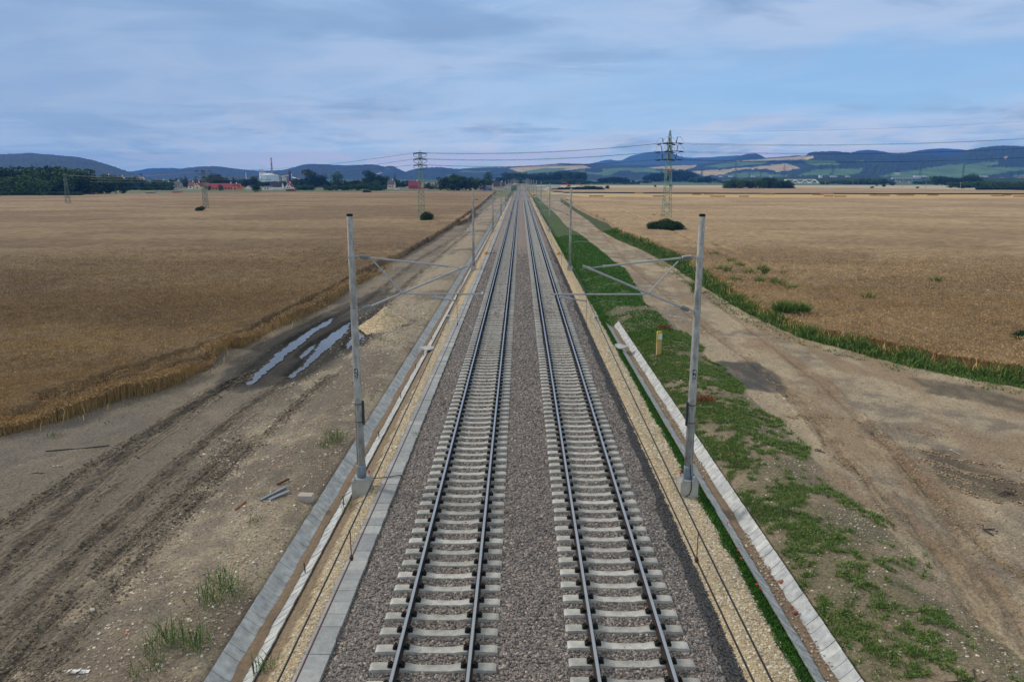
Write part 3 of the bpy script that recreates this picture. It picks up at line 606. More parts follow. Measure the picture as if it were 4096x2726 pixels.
def canopy(poly, right, name, ymax=1e9, drop=.24):
    xs = gx[(gx > poly[:, 0].min() - 1) & (gx < poly[:, 0].max() + 1) & (np.abs(gx) < 1800)]; ys = gy[(gy > poly[:, 1].min() - 1) & (gy < poly[:, 1].max() + 1)]
    X, Y = np.meshgrid(xs, ys); xm = (X[:-1, :-1] + X[1:, 1:]) / 2; ym = (Y[:-1, :-1] + Y[1:, 1:]) / 2
    cell = inside(xm, ym, poly) & ~((dist_line(xm, ym, np.vstack([poly, poly[:1]])) < .45) & (np.hypot(xm, ym) < 125))
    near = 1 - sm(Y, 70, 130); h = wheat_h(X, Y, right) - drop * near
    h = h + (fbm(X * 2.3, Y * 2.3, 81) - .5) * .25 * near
    c = wheat_cover(X, Y, right); c = c * (.93 - .33 * near[..., None])  # shade in the gaps between near stalks is put into the sheet colour
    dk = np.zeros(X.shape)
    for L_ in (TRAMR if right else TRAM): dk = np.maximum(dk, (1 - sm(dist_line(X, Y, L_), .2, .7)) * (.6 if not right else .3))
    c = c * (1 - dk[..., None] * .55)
    ny, nx = X.shape; top = np.stack([X, Y, -1.0 + h], -1).reshape(-1, 3); bot = np.stack([X, Y, -1.02 + 0 * h], -1).reshape(-1, 3)
    i = np.arange(ny * nx).reshape(ny, nx); quad = np.stack([i[:-1, :-1], i[:-1, 1:], i[1:, 1:], i[1:, :-1]], -1); F_ = [quad[cell]]
    o = ny * nx; pad = np.pad(cell, 1)
    for (dy, dx, a, b) in ((-1, 0, 0, 1), (0, 1, 1, 2), (1, 0, 2, 3), (0, -1, 3, 0)):
        nb = pad[1 + dy:ny - 1 + 1 + dy, 1 + dx:nx - 1 + 1 + dx]; e = quad[cell & ~nb]; A, B = e[:, a], e[:, b]; F_.append(np.stack([A, A + o, B + o, B], 1))
    F_ = np.concatenate(F_); V = np.concatenate([top, bot]); cc = np.concatenate([c.reshape(-1, 3), c.reshape(-1, 3) * .8])
    u, inv = np.unique(F_, return_inverse=True); return mesh_np(name, V[u], inv.reshape(F_.shape), M['wheat_far'], {'cover': cc[u]})
def wheat_stalks(poly, right, zones):
    Vs, Fs, Ts, Hs, off = [], [], [], [], 0
    for (d0, d1, dens, k) in zones:
        rimzone = d0 < 0; d0 = abs(d0)
        x0, x1 = (-1.05 * d1, 0) if not right else (0, 1.05 * d1); n = int((x1 - x0) * (d1) * dens)
        x, y = scat(n, x0, x1, 15, d1); d = np.hypot(x, y); az = np.abs(x) / np.maximum(y, 1)
        m = (d >= d0) & (d < d1) & (az < .78) & (rng.random(len(x)) < 1.02 - sm(d, 88, 130)); x, y = x[m], y[m]
        m = inside(x, y, poly); x, y = x[m], y[m]
        if rimzone:
            m = dist_line(x, y, poly) < .55; x, y = x[m], y[m]
        dl = dist_line(x, y, np.vstack([poly])); h = wheat_h(x, y, right) + (rng.random(len(x)) - .5) * .14
        h = np.maximum(h, .22); P = np.stack([x, y, np.full(len(x), -1.02)], 1)
        n = len(x); a = rng.random(n) * 6.28; la = rng.random(n) * 6.28; ll = .14 * rng.random(n) * (1 + 2.5 * (dl < .6) * rng.random(n))
        lean = np.stack([np.cos(la) * ll, np.sin(la) * ll], 1) * h[:, None]
        side = np.stack([np.cos(a), np.sin(a), np.zeros(n)], 1)
        topp = P + np.concatenate([lean, h[:, None]], 1); ws = .006 * k; we = .017 * k; el = .11 * (k ** .6)
        dr = np.stack([np.cos(la), np.sin(la), -.55 * np.ones(n)], 1) * (el * (.6 + .5 * rng.random(n)))[:, None]; md = topp + dr * .5 + np.array([0, 0, .03])
        # the lower stalk matters only at the rim of the stand
        base = np.where((dl < 1.6)[:, None], P, P + (topp - P) * .55)
        V = np.stack([base - side * ws, base + side * ws, topp, md + side * we, topp + dr, md - side * we], 1).reshape(-1, 3)
        i = (np.arange(n) * 6)[:, None]; Fc = np.concatenate([i + np.array([[0, 1, 2]]), i + np.array([[2, 3, 4]]), i + np.array([[2, 4, 5]])])
        Vs.append(V); Fs.append(Fc + off); off += len(V)
        c = wheat_cover(x, y, right) * 1.2 * (.70 + .62 * rng.random((n, 1)) ** 1.2); gold = np.array(C(150, 127, 88)) * (.8 + .5 * rng.random((n, 1)))
        if not right: lodc = (sm(fbm(x * .16, y * .16, 79), .5, .62) * (1 - sm(np.hypot(x + 24, y - 36), 6, 24)))[:, None]; c = c * (1 - lodc * .6) + gold * lodc * .6
        cc = np.stack([gold * .75, gold * .75, gold * .9, c, c, c], 1).reshape(-1, 3); Ts.append(cc)
    return np.concatenate(Vs), np.concatenate(Fs), np.concatenate(Ts)
M['stalk'] = mat('wheat stalks and ears', (1, 1, 1), 0.9, attr='cover', scale=1.2, var=.85, spec=.1)
for poly, right, lab in ((WHEAT_L, False, 0), (WHEAT_R, True, 1)):
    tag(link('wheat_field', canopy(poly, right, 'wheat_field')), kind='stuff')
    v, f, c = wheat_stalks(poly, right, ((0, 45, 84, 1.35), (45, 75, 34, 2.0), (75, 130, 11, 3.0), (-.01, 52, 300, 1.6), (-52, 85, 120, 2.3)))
    tag(link('wheat_stalks', mesh_np('wheat_stalks', v, f, M['stalk'], {'cover': c})), kind='stuff')
xs = np.linspace(WHEAT_F[:, 0].min(), 1500, 260); ys = np.linspace(WHEAT_F[:, 1].min(), WHEAT_F[:, 1].max(), 60)
X, Y = np.meshgrid(xs, ys); xm = (X[:-1, :-1] + X[1:, 1:]) / 2; ym = (Y[:-1, :-1] + Y[1:, 1:]) / 2; cell = inside(xm, ym, WHEAT_F)
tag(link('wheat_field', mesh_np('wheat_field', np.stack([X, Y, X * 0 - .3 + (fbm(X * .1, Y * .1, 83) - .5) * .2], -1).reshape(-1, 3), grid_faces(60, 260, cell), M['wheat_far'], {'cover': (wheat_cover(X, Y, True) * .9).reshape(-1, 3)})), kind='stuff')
# ---------------------------------------------------------------- catenary masts
def text_mesh(s, size, m, depth=.002):
    cu = bpy.data.curves.new('text', 'FONT'); cu.body = s; cu.size = size; cu.align_x = 'CENTER'; cu.align_y = 'CENTER'; cu.extrude = depth
    o = bpy.data.objects.new('text', cu); COL.objects.link(o); bpy.context.view_layer.update()
    me = bpy.data.meshes.new_from_object(o.evaluated_get(bpy.context.evaluated_depsgraph_get())); bpy.data.objects.remove(o)
    me.materials.clear(); me.materials.append(m)
    me.transform(Matrix.Rotation(R(90), 4, 'X')); return me
def mast(x, y, side, kind, lab, number=None, box=False, arm=True, zb=-.07):
    """side +1: stands left of the track and reaches right."""
    t = empty('catenary_mast', (x, y, zb), label=lab, cat='catenary mast', group='catenary masts along the line')
    b = MB(); b.box((0, 0, -.45), (.58, .58, .86)); b.build('foundation', M['found'], t)
    b = MB(); b.box((0, 0, 0), (.5, .5, .03)); b.build('base_plate', M['galv'], t)
    for sx in (-1, 1):
        for sy in (-1, 1):
            b = MB(); b.lathe([(.022, 0), (.022, .09), (.012, .11)], (sx * .2, sy * .2, .01), 8); b.lathe([(.036, 0), (.036, .03)], (sx * .2, sy * .2, .012), 6); b.build('anchor_bolt', M['galv'], t)
    H = 8.6
    b = MB(); b.lathe([(.152, 0), (.150, .42), (.143, .45)], (0, 0, .012), 20); b.build('socket', M['socket'], t, True)
    b = MB(); b.lathe([(.138, .43), (.125, 3), (.108, 6), (.092, H - .07)], (0, 0, 0), 24)
    if number: # cast seam along the pole
        pass
    b.build('pole', M['mast'], t, True)
    if number: b = MB(); b.bar((-.045 * side, -.128, .5), (-.03 * side, -.088, H - .1), .011, 0, 4); b.build('seam', M['conc'], t)
    b = MB(); b.lathe([(.096, H - .07), (.096, H), (.03, H + .01)], (0, 0, 0), 24); b.build('pole_cap', M['black'], t)
    if number:
        b = MB(); b.box((0, -.128, 3.59), (.095, .012, .30)); p = b.build('number_plate', M['black'], t)
        for i, ch in enumerate(number): link('digit', text_mesh(ch, .17, M['white']), p, (0, -.138, 3.66 - .14 * i))
        for zz in (1.95, 2.55):
            b = MB(); b.lathe([(.137, -.012), (.137, .012)], (0, 0, zz), 20); b.build('strap', M['wire'], t)
    if box:
        b = MB(); b.box((.155 * side, -.02, 2.25), (.05, .10, .80)); b.build('cable_channel', mat('slate plastic', (.04, .055, .06), .5), t)
    if arm:
        a = empty('cantilever', (0, 0, 0)); a.parent = t
        tip = 3.38 if kind != 2 else 3.6
        def U(d, z): return (side * d, 0, z - zb)
        for z in (7.23, 5.54):
            b = MB(); b.lathe([(.115, -.035), (.115, .035)], (0, 0, z - zb), 16); b.bar((side * .08, 0, z - zb), (side * .2, 0, z - zb), .025); b.build('clamp', M['galv'], a)
        ins = []
        for p, q in (((.2, 7.23), (.62, 7.19)), ((.2, 5.55), (.58, 5.69))):
            b = MB(); b.bar(U(*p), U(*q), .022, 0, 8)
            for k in range(9):
                f = .2 + .62 * k / 8; c = Vector(U(*p)).lerp(Vector(U(*q)), f); d = (Vector(U(*q)) - Vector(U(*p))).normalized()
                b.bar(c - d * .012, c + d * .012, .078, 0, 12, .055)
            b.build('insulator', M['insul'], a)
        b = MB(); b.bar(U(.6, 7.19), U(tip - .4, 6.93), .032, 0, 8); b.bar(U(tip - .42, 6.93), U(tip, 6.88), .015, 0, 8); b.bar(U(tip - .48, 6.94), U(tip - .40, 6.925), .045, 0, 8); b.build('stay_tube', M['galv'], a, False)
        b = MB(); b.bar(U(.56, 5.68), U(tip + .22, 6.95), .036, 0, 8); b.bar(U(tip - .02, 6.84), U(tip + .06, 6.9), .05, 0, 8); b.build('bracket_tube', M['galv'], a)
        b = MB(); b.bar(U(.66, 7.10), U(1.52, 6.12), .022, 0, 8); b.bar(U(1.46, 6.1), U(1.56, 6.1), .05, 0, 8); b.build('brace', M['galv'], a)
        if kind == 0: s0, s1, a0, a1 = 1.62, 4.05, 2.45, 3.20
        else: s0, s1, a0, a1 = 1.68, 4.55, 4.25, 3.48
        b = MB(); b.bar(U(s0, 6.06), U(s1, 6.06), .028, 0, 8); b.bar(U(s0 - .08, 6.08), U(s0 + .06, 6.06), .034, 0, 8); b.bar(U(s1 - .03, 6.04), U(s1 + .03, 6.10), .036, 0, 6); b.build('steady_tube', M['galv'], a)
        b = MB(); b.bar(U(a0, 6.06), U(a0, 5.88), .02, 0, 6); b.bar(U(a0 + .08, 5.97), U(a1, 5.85), .034, 0, 6, .026); b.bar(U(a0, 5.9), U(a0 + .09, 5.97), .02); b.bar(U(a1, 5.80), U(a1, 5.88), .016); b.build('steady_arm', M['white'] if False else M['galv'], a)
    return t
ORD = ['', 'second', 'third', 'fourth', 'fifth', 'sixth', 'seventh', 'eighth', 'ninth', 'tenth', 'eleventh', 'twelfth', 'thirteenth']
ml0 = mast(-5.23, 22.9, 1, 0, 'nearest left catenary mast, grey pole with pale seam and number 45', '45', True)
b = MB(); b.lathe([(.03, 0), (.03, .05), (.015, .07)], (.21, .18, .1), 8); b.build('bolt_cap', M['red'], ml0)
mr0 = mast(5.54, 22.9, -1, 1, 'nearest right catenary mast, grey pole with number 46 beside the gutter', '46', True)
b = MB(); b.lathe([(.03, 0), (.03, .05), (.015, .07)], (-.21, .18, .1), 8); b.build('bolt_cap', M['red'], mr0)
b = MB(); b.path([(.02, -.14, .55), (.03, -.2, .3), (.05, -.3, .0), (.06, -.31, -.25), (0, -.32, -.42), (-.12, -.33, -.48)], .013, n=6); b.build('earth_cable', M['black'], mr0)
b = MB(); pts = [at(x, y, z) for x, y, z in ((1488, 1911, -.25), (1520, 1910, -.30), (1560, 1905, -.32), (1590, 1900, -.30), (1604, 1899, -.33), (1607, 1908, -.38))]
b.path(pts, .014); tag(b.build('cable', M['black']), 'short black cable crossing the trough lids from the base of the mast numbered 45', 'cable')
protoL = None
for i in range(1, 13):
    Y = 22.9 + 59.8 * i
    for side, X in ((1, -5.23), (-1, 5.54)):
        left = side > 0; w = 'left' if left else 'right'
        lab = ('%s catenary mast of the %s row, counted from the near end' % (ORD[i], w)) if i > 1 else ('second left catenary mast, carrying a small white distance plate' if left else 'second right catenary mast, beside the green grassy ditch')
        if i == 1:
            t = mast(X, Y, side, 1 if left else 1, lab, None)
            if left:
                b = MB(); b.box((-.40, -.13, 4.02), (.58, .015, .30)); pl = b.build('distance_plate', M['white'], t)
                link('lettering', text_mesh('122,340', .13, M['black']), pl, (-.40, -.142, 4.02))
                PL = t
            else:
                b = MB(); b.box((0, -.124, 3.5), (.09, .012, .28)); p = b.build('number_plate', M['black'], t)
                for k, ch in enumerate('48'): link('digit', text_mesh(ch, .15, M['white']), p, (0, -.134, 3.56 - .13 * k))
                PR = t
        else:
            src = PR
            t = copy_tree(PR); t.location = (X, Y, -.07)
            for c in list(t.children):
                if c.name.startswith('number_plate'):
                    for d in list(c.children): bpy.data.objects.remove(d)
                    bpy.data.objects.remove(c)
                elif left and c.name.startswith('cantilever'): c.rotation_euler.z = math.pi
            tag(t, lab)
# messenger and contact wires, strung but not yet tensioned
def wires(xc, side, nm):
    def mess(y):
        k = (y - 22.9) / 59.8; f = k - math.floor(k); return 6.87 - 1.3 * 4 * f * (1 - f) * .62
    def cont(y):
        k = (y - 22.9) / 59.8; f = k - math.floor(k); return 5.98 + .12 * math.sin(y * .2) * .3 - .25 * 4 * f * (1 - f) * .4
    t = empty('overhead_line', (xc, 22.9, 5.9), label='%s overhead line, slack carrying wire and contact wire hung over the %s track' % (nm, nm), cat='overhead line', group='overhead lines above the tracks')
    ys = np.arange(-6, 740, 3.0)
    def st(y): k = (y - 22.9) / 59.8; return .18 * math.cos(math.pi * k) * side
    def cablef(fn, r, m, name, dx=0):
        b = MB(); pts = [(st(y) + dx, y - 22.9, fn(y) - 5.9) for y in ys]
        for p, q in zip(pts[:-1], pts[1:]): b.bar(p, q, r, 0, 5, caps=False)
        b.build(name, m, t)
    cablef(lambda y: max(mess(y), cont(y) + .25), .0085, M['wire'] if side < 0 else M['wire'], 'carrying_wire'); cablef(cont, .009, M['copper'] if side > 0 else M['wire'], 'contact_wire')
    for k in range(0, 24):
        y = 6.7 + 11.96 * k; b = MB(); b.bar((st(y), y - 22.9, cont(y) - 5.9), (st(y), y - 22.9, max(mess(y), cont(y) + .25) - 5.9), .005, 0, 5); b.box((st(y), y - 22.9, cont(y) - 5.9), (.03, .05, .04)); b.build('dropper', M['rust'], t)
    b = MB(); y = 16.4; b.box((st(y), y - 22.9, mess(y) - 5.9), (.06, .12, .06)); b.bar((st(y), y - 22.9, mess(y) - 5.9), (st(y) + .02, y - 23.0, mess(y) - 6.1), .012); b.build('wire_clamp', M['galv'], t)
wires(-1.79, 1, 'left'); wires(1.87, -1, 'right')

# ---------------------------------------------------------------- pylons
M['pylon'] = mat('green pylon paint', C(104, 130, 112), 0.7, var=C(88, 112, 98), scale=1)
M['pylon_dk'] = mat('dark steelwork', (0.045, 0.055, 0.055), 0.6)
M['pylon_far'] = mat('grey green steelwork', C(80, 96, 90), 0.7)
def lattice(b, H, w0, w1, n, r, H0=0.0, dg=True):
    zs = [H0 + (H - H0) * (1 - (1 - i / n) ** 1.15) for i in range(n + 1)]; wd = lambda z: w0 + (w1 - w0) * (z - H0) / (H - H0)
    cor = lambda z, k: ((-1, 1, 1, -1)[k] * wd(z) / 2, (-1, -1, 1, 1)[k] * wd(z) / 2, z)
    for k in range(4): b.bar(cor(H0, k), cor(H, k), r * 1.5, 0, 4)
    for i in range(n):
        for k in range(4):
            j = (k + 1) % 4; a, c = (k, j) if i % 2 else (j, k)
            b.bar(cor(zs[i], a), cor(zs[i + 1], c), r, 0, 4, caps=False)
            if dg and i % 3 == 0: b.bar(cor(zs[i], k), cor(zs[i], j), r, 0, 4, caps=False)
def pylon(p, H, w0, w1, arms, rz, lab, kind, peak=0, r=.05, m='pylon', hanging=True, n=16):
    t = empty('pylon', p, rz, label=lab, cat='pylon', group=kind)
    b = MB(); lattice(b, H, w0, w1, n, r)
    if peak: lattice(b, H + peak, w1, .15, 5, r * .8, H)
    b.build('tower', M[m], t)
    for z, hw in arms:
        b = MB(); b.bar((-.15, -hw, z), (-.15, hw, z), r * 1.7, 0, 4); b.bar((.15, -hw, z), (.15, hw, z), r * 1.7, 0, 4)
        for s in (-1, 1): b.bar((0, 0, z + .7), (0, s * hw, z), r, 0, 4)
        b.box((0, 0, z), (w1 + .5, .9, .28)); b.build('crossarm', M['pylon_dk'] if m == 'pylon' else M[m], t)
        if hanging == 'strain':
            for sx in (-1, 1):
                for s in (-1, 1):
                    b = MB(); b.bar((sx * .3, s * hw, z), (sx * 1.7, s * hw, z - .15), .06, 0, 5)
                    for k in range(5): c = .75 + .18 * k; b.bar((sx * c, s * hw, z - .05), (sx * (c + .08), s * hw, z - .06), .15, 0, 8)
                    b.path([(sx * 1.7, s * hw, z - .15), (sx * 1.55, s * hw, z - .7), (sx * .9, s * hw, z - 1.05), (0, s * hw, z - 1.1)], .03, n=4)
                    b.build('insulator', M['pylon_dk'], t)
        elif hanging == 'up':
            for sx in (-1, 1):
                for s in (-1, 1):
                    b = MB(); b.bar((sx * .8, s * hw, z), (sx * 1.0, s * hw, z + 1.4), .10, 0, 5); b.bar((sx * 1.1, s * hw, z), (sx * 2.6, s * hw, z - .2), .06, 0, 5); b.bar((sx * 1.4, s * hw, z - .05), (sx * 2.2, s * hw, z - .15), .19, 0, 7)
                    b.path([(sx * 1.0, s * hw, z + 1.4), (sx * 1.7, s * hw, z + 1.45), (sx * 2.3, s * hw, z + .9), (sx * 2.6, s * hw, z - .2)], .03, n=4)
                    b.bar((0, s * hw, z), (sx * 1.1, s * hw, z), .07, 0, 4); b.build('insulator', M['pylon_dk'], t)
    return t
P3 = at(1687, 880); P4 = at(2665, 882); P2 = at(825, 842); P1 = at(274, 822)
T3 = lambda y: (CZ + ray(1683, y)[2] * (P3[1] / ray(1683, y)[1])) + 1.0
T4 = lambda y: (CZ + ray(2672, y)[2] * (P4[1] / ray(2672, y)[1])) + 1.0
A3 = [(T3(612), 2.6), (T3(636), 3.2), (T3(660), 2.6)]; A4 = [(T4(574), 2.6), (T4(606), 3.3), (T4(638), 2.6)]
a34 = 0.0
py3 = pylon(P3, A3[0][0] + .15, 1.75, .75, A3, .15, 'green lattice pylon in the left field nearest the tracks, with three dark crossarms', 'lattice pylons in the fields', hanging='strain')
py4 = pylon(P4, A4[0][0] + .2, 2.0, .85, A4, .12, 'tallest green lattice pylon with pointed top, rising from a bush in the right field', 'lattice pylons in the fields', peak=T4(524) - A4[0][0], hanging='up')
for t, zz, w in ((py3, 7.9, 1.35), (py4, T4(685), 1.3)):
    for sx, sy in ((-.4, -.62), (.45, -.62)):
        b = MB(); b.box((sx, sy * w, zz), (.35, .03, .45)); b.build('warning_plate', M['red'], t)
z2 = CZ + ray(806, 683)[2] * (P2[1] / ray(806, 683)[1]) + 1.0; z1 = CZ + ray(260, 700)[2] * (P1[1] / ray(260, 700)[1]) + 1.0
A2 = [(z2, 1.9), (z2 - 1.95, 2.4)]; A1 = [(z1, 1.1), (z1 - 1.8, 1.6), (z1 - 3.4, 1.0)]
pylon(P2, z2, 1.3, .8, A2, .9, 'slim grey-green lattice pylon in the left field with a small bush at its foot', 'lattice pylons in the fields', m='pylon_far', r=.045, n=12, hanging='strain')
pylon(P1, z1, 1.6, .55, A1, .9, 'farthest left lattice pylon, standing before the dark wood on a pale trampled strip', 'lattice pylons in the fields', m='pylon_far', r=.045, n=12)
def line(a, bpt, sag, r=.018, n=18):
    b = MB(); pts = []
    for i in range(n + 1): f = i / n; p = Vector(a).lerp(Vector(bpt), f); p.z -= sag * 4 * f * (1 - f); pts.append(p)
    for p, q in zip(pts[:-1], pts[1:]): b.bar(p, q, r, 0, 4, caps=False)
    return b
P5 = (175.0, 196.0, GZ)
def ptsof(P, A, rz, dx=0):
    return [[(P[0] + dx * math.cos(rz) - s * hw * math.sin(rz), P[1] + dx * math.sin(rz) + s * hw * math.cos(rz), P[2] + z) for s in (-1, 1)] for z, hw in A]
W3r, W3l, W4r, W4l = ptsof(P3, A3, .15, 1.7), ptsof(P3, A3, .15, -1.7), ptsof(P4, A4, .12, 2.6), ptsof(P4, A4, .12, -2.6)
A5 = [(23.6, 2.6), (21.0, 3.3), (18.6, 2.6)]; W5 = ptsof(P5, A5, .12, -2)
lv = ['top', 'middle', 'bottom']; nf = ['nearer', 'farther']
for k in range(3):
    for s in range(2):
        tag(line(W3r[k][s], W4l[k][s], .95, .026).build('power_line', M['wire']), '%s wire of the %s pair spanning the tracks between the two tall pylons' % (nf[s], lv[k]), 'power line', 'power lines')
        tag(line(W4r[k][s], W5[k][s], 2.1, .026).build('power_line', M['wire']), '%s wire of the %s pair running right from the tallest pylon' % (nf[s], lv[k]), 'power line', 'power lines')
tag(line((P4[0], P4[1], T4(524) + P4[2]), (P5[0], P5[1], 27.5), 2.0, .016).build('power_line', M['wire']), 'thin single wire running right from the pointed top of the tallest pylon', 'power line', 'power lines')
W2 = ptsof(P2, A2, .9)
for k in range(2):
    for s in range(2): tag(line(W3l[k][s], W2[k][s], 1.2, .018).build('power_line', M['wire']), '%s wire of the %s pair running left from the pylon beside the tracks' % (nf[s], ('upper', 'lower')[k]), 'power line', 'power lines')
for s in range(2):
    tag(line(W3l[2][s], (-150, 262, 8 + s), 1.5, .018).build('power_line', M['wire']), '%s wire of the lowest pair running left from the pylon beside the tracks' % nf[s], 'power line', 'power lines')
    tag(line(W2[0][s], (P1[0], P1[1] + s * 2, P1[2] + z1), 1.2, .016).build('power_line', M['wire']), '%s thin wire between the slim pylon and the farthest left pylon' % nf[s], 'power line', 'power lines')

# ---------------------------------------------------------------- trees
M['leaf'] = mat('tree leaves', (1, 1, 1), 0.9, attr='tint', ramp=[C(44, 62, 34), C(64, 86, 42), C(52, 74, 40), C(80, 100, 50)], scale=.12, var=.8, spec=.1)
M['leaf_dk'] = mat('dark tree leaves', (1, 1, 1), 0.9, attr='tint', ramp=[C(32, 46, 30), C(48, 66, 38), C(38, 56, 36)], scale=.12, var=.8, spec=.1)
M['bark'] = mat('bark', (0.07, 0.055, 0.045), 0.95)
def crown_mesh(name, kind, n, leaf, m, seed):
    g = np.random.default_rng(seed)
    if kind == 'round': lobes = [(0, 0, .56, .32)] + [(g.uniform(-.28, .28), g.uniform(-.28, .28), g.uniform(.42, .84), g.uniform(.13, .22)) for _ in range(9)] + [(g.uniform(-.26, .26), g.uniform(-.26, .26), g.uniform(.14, .4), g.uniform(.14, .24)) for _ in range(7)]
    elif kind == 'tall': lobes = [(g.uniform(-.09, .09), g.uniform(-.09, .09), z, .16 * (1 - abs(z - .5)) + .03) for z in np.linspace(.2, .95, 9)]
    elif kind == 'cone': lobes = [(0, 0, z, .24 * (1.02 - z) + .02) for z in np.linspace(.12, .97, 12)]
    elif kind == 'bush': lobes = [(g.uniform(-.42, .42), g.uniform(-.32, .32), g.uniform(.2, .62), g.uniform(.2, .36)) for _ in range(12)]
    V = []; T = []
    w = np.array([l[3] ** 2 for l in lobes]); w /= w.sum(); k = g.choice(len(lobes), n, p=w); L = np.array(lobes)[k]
    d = g.normal(size=(n, 3)); d /= np.linalg.norm(d, axis=1)[:, None]; rr = L[:, 3] * (0.55 + .5 * g.random(n) ** .6)
    P = np.stack([L[:, 0], L[:, 1], L[:, 2]], 1) + d * rr[:, None] * np.array([1, 1, .85]); P[:, 2] = np.maximum(P[:, 2], .03)
    a = d + g.normal(size=(n, 3)) * .6; a /= np.linalg.norm(a, axis=1)[:, None]; u = np.cross(a, g.normal(size=(n, 3))); u /= np.linalg.norm(u, axis=1)[:, None]; v = np.cross(a, u)
    s = leaf * (.6 + .8 * g.random(n))[:, None]; V = np.stack([P - u * s, P - v * s * .7, P + u * s, P + v * s * .7], 1).reshape(-1, 3)
    t = np.clip(g.random(n) * .6 + .4 * np.array([hash((int(q), seed)) % 100 / 100 for q in k]), 0, 1)
    return mesh_np(name, V, (np.arange(n) * 4)[:, None] + np.array([[0, 1, 2, 3]]), m, {'tint': np.repeat(t, 4)})
def trunk_mesh(kind):
    b = MB(); b.lathe([(.022, 0), (.016, .3), (.009, .62)], n=7)
    if kind in ('round', 'bush'):
        for a in range(5): b.bar((0, 0, .18 + .05 * a), (.2 * math.cos(a * 1.3), .2 * math.sin(a * 1.3), .5 + .05 * a), .009, 0, 5, .003)
    o = b.build('trunk', M['bark']); me = o.data; bpy.data.objects.remove(o); return me
CR = {}
for i in range(4): CR['round', i] = crown_mesh('crown', 'round', 1500, .034, M['leaf'], i)
for i in range(3): CR['dark', i] = crown_mesh('crown', 'round', 1500, .036, M['leaf_dk'], 20 + i)
for i in range(3): CR['tall', i] = crown_mesh('crown', 'tall', 900, .026, M['leaf'], 40 + i)
for i in range(2): CR['cone', i] = crown_mesh('crown', 'cone', 900, .022, M['leaf_dk'], 60 + i)
for i in range(3): CR['bush', i] = crown_mesh('crown', 'bush', 1800, .05, M['leaf'], 80 + i)
for i in range(2): CR['bushdk', i] = crown_mesh('crown', 'bush', 1800, .05, M['leaf_dk'], 90 + i)
CR['fine', 0] = crown_mesh('crown', 'bush', 9000, .024, M['leaf_dk'], 99)
TK = {k: trunk_mesh(k) for k in ('round', 'tall', 'cone', 'bush')}
def tree(x, by, ty, kind, lab, group=None, wide=1.0, cat='tree', name=None, dy=0.0, zoff=0.0):
    """x, base row and top row in the photograph; the tree gets its real place and size from them."""
    p = at(x, by); m = mpp(p); h = (by - ty) * m * 1.03 ; p = (p[0] * (1 + dy / max(p[1], 1)), p[1] + dy, p[2] + zoff)
    k = random.choice([q for q in CR if q[0] == kind])
    tk = {'dark': 'round', 'bushdk': 'bush', 'fine': 'bush'}.get(kind, kind)
    nm = name or {'bush': 'bush', 'bushdk': 'bush', 'fine': 'bush', 'cone': 'conifer', 'tall': 'tree'}.get(kind, 'tree')
    t = empty(nm, p, random.uniform(0, 6.28), label=lab, cat=('bush' if nm == 'bush' else cat), group=group); t.scale = (h * wide * random.uniform(.95, 1.08), h * wide * random.uniform(.95, 1.08), h)
    link('crown', CR[k], t); link('trunk', TK[tk], t); return t
def belt(x0, x1, by, tops, kind, lab, group, wide=1.0, step=None, jx=.35, by2=None, two=True):
    """A row of trees; tops: list of (x, y) along the skyline of the row."""
    x = x0; tx, ty = zip(*tops); n = 0
    while x <= x1:
        b = by if by2 is None else by + (by2 - by) * (x - x0) / (x1 - x0); top = np.interp(x, tx, ty) + random.uniform(0, .18) * (b - np.interp(x, tx, ty)) * (n % 2)
        kd = random.choice(kind) if isinstance(kind, (list, tuple)) else kind
        tree(x, b - random.uniform(0, .03) * (b - top), top, kd, lab, group, wide * random.uniform(.85, 1.25)); n += 1
        st = step or (b - top) * .5; x += st * random.uniform(1 - jx, 1 + jx)
# the wood at the far left
belt(-60, 360, 782, [(-60, 672), (0, 674), (20, 668), (45, 664), (110, 665), (160, 667), (240, 658), (290, 663), (340, 668), (362, 700)], ['dark', 'round', 'dark'], 'tall dark tree of the wood at the far left edge of the wheat field', 'tall trees of the far left wood', 1.05, 26)
belt(-60, 200, 786, [(-60, 740), (0, 712), (50, 700), (120, 690), (200, 745)], ['round', 'bush'], 'lower green tree along the front edge of the far left wood', 'front trees of the far left wood', 1.1, 30)
belt(10, 330, 787, [(10, 758), (200, 762), (330, 762)], ['bush', 'bushdk'], 'low dark bush at the foot of the far left wood', 'bushes of the far left wood', 1.5, 24)
belt(190, 500, 776, [(190, 742), (300, 715), (380, 692), (400, 715), (500, 708)], ['round', 'dark', 'bush'], 'rounded tree between the far left wood and the brown roofed farmhouse', 'trees before the farmhouse', 1.05, 27)
belt(440, 700, 758, [(440, 692), (500, 705), (540, 703), (600, 722), (640, 715), (700, 728)], ['round', 'bush', 'dark', 'cone'], 'green tree beside the small church on the left', 'trees around the church', 1.0, 18)
belt(690, 960, 750, [(690, 715), (730, 712), (800, 715), (870, 695), (900, 715), (960, 712)], ['round', 'dark', 'tall'], 'village tree behind the long red roofed building', 'trees behind the red roofed building', 1.05, 15)
for x, top, kd, lab in ((870, 688, 'dark', 'large dark tree rising behind the long red roof'), (745, 702, 'cone', 'pointed fir left of the long red roof'), (910, 703, 'cone', 'broad fir behind the middle of the long red roof'), (1018, 698, 'dark', 'dense tall dark tree just left of the white tank'), (935, 705, 'cone', 'narrow fir right of the large dark tree behind the red roof'), (847, 700, 'tall', 'slender tree left of the large dark tree behind the red roof')):
    tree(x, 750, top, kd, lab, None, .95 if kd != 'cone' else 1.3)
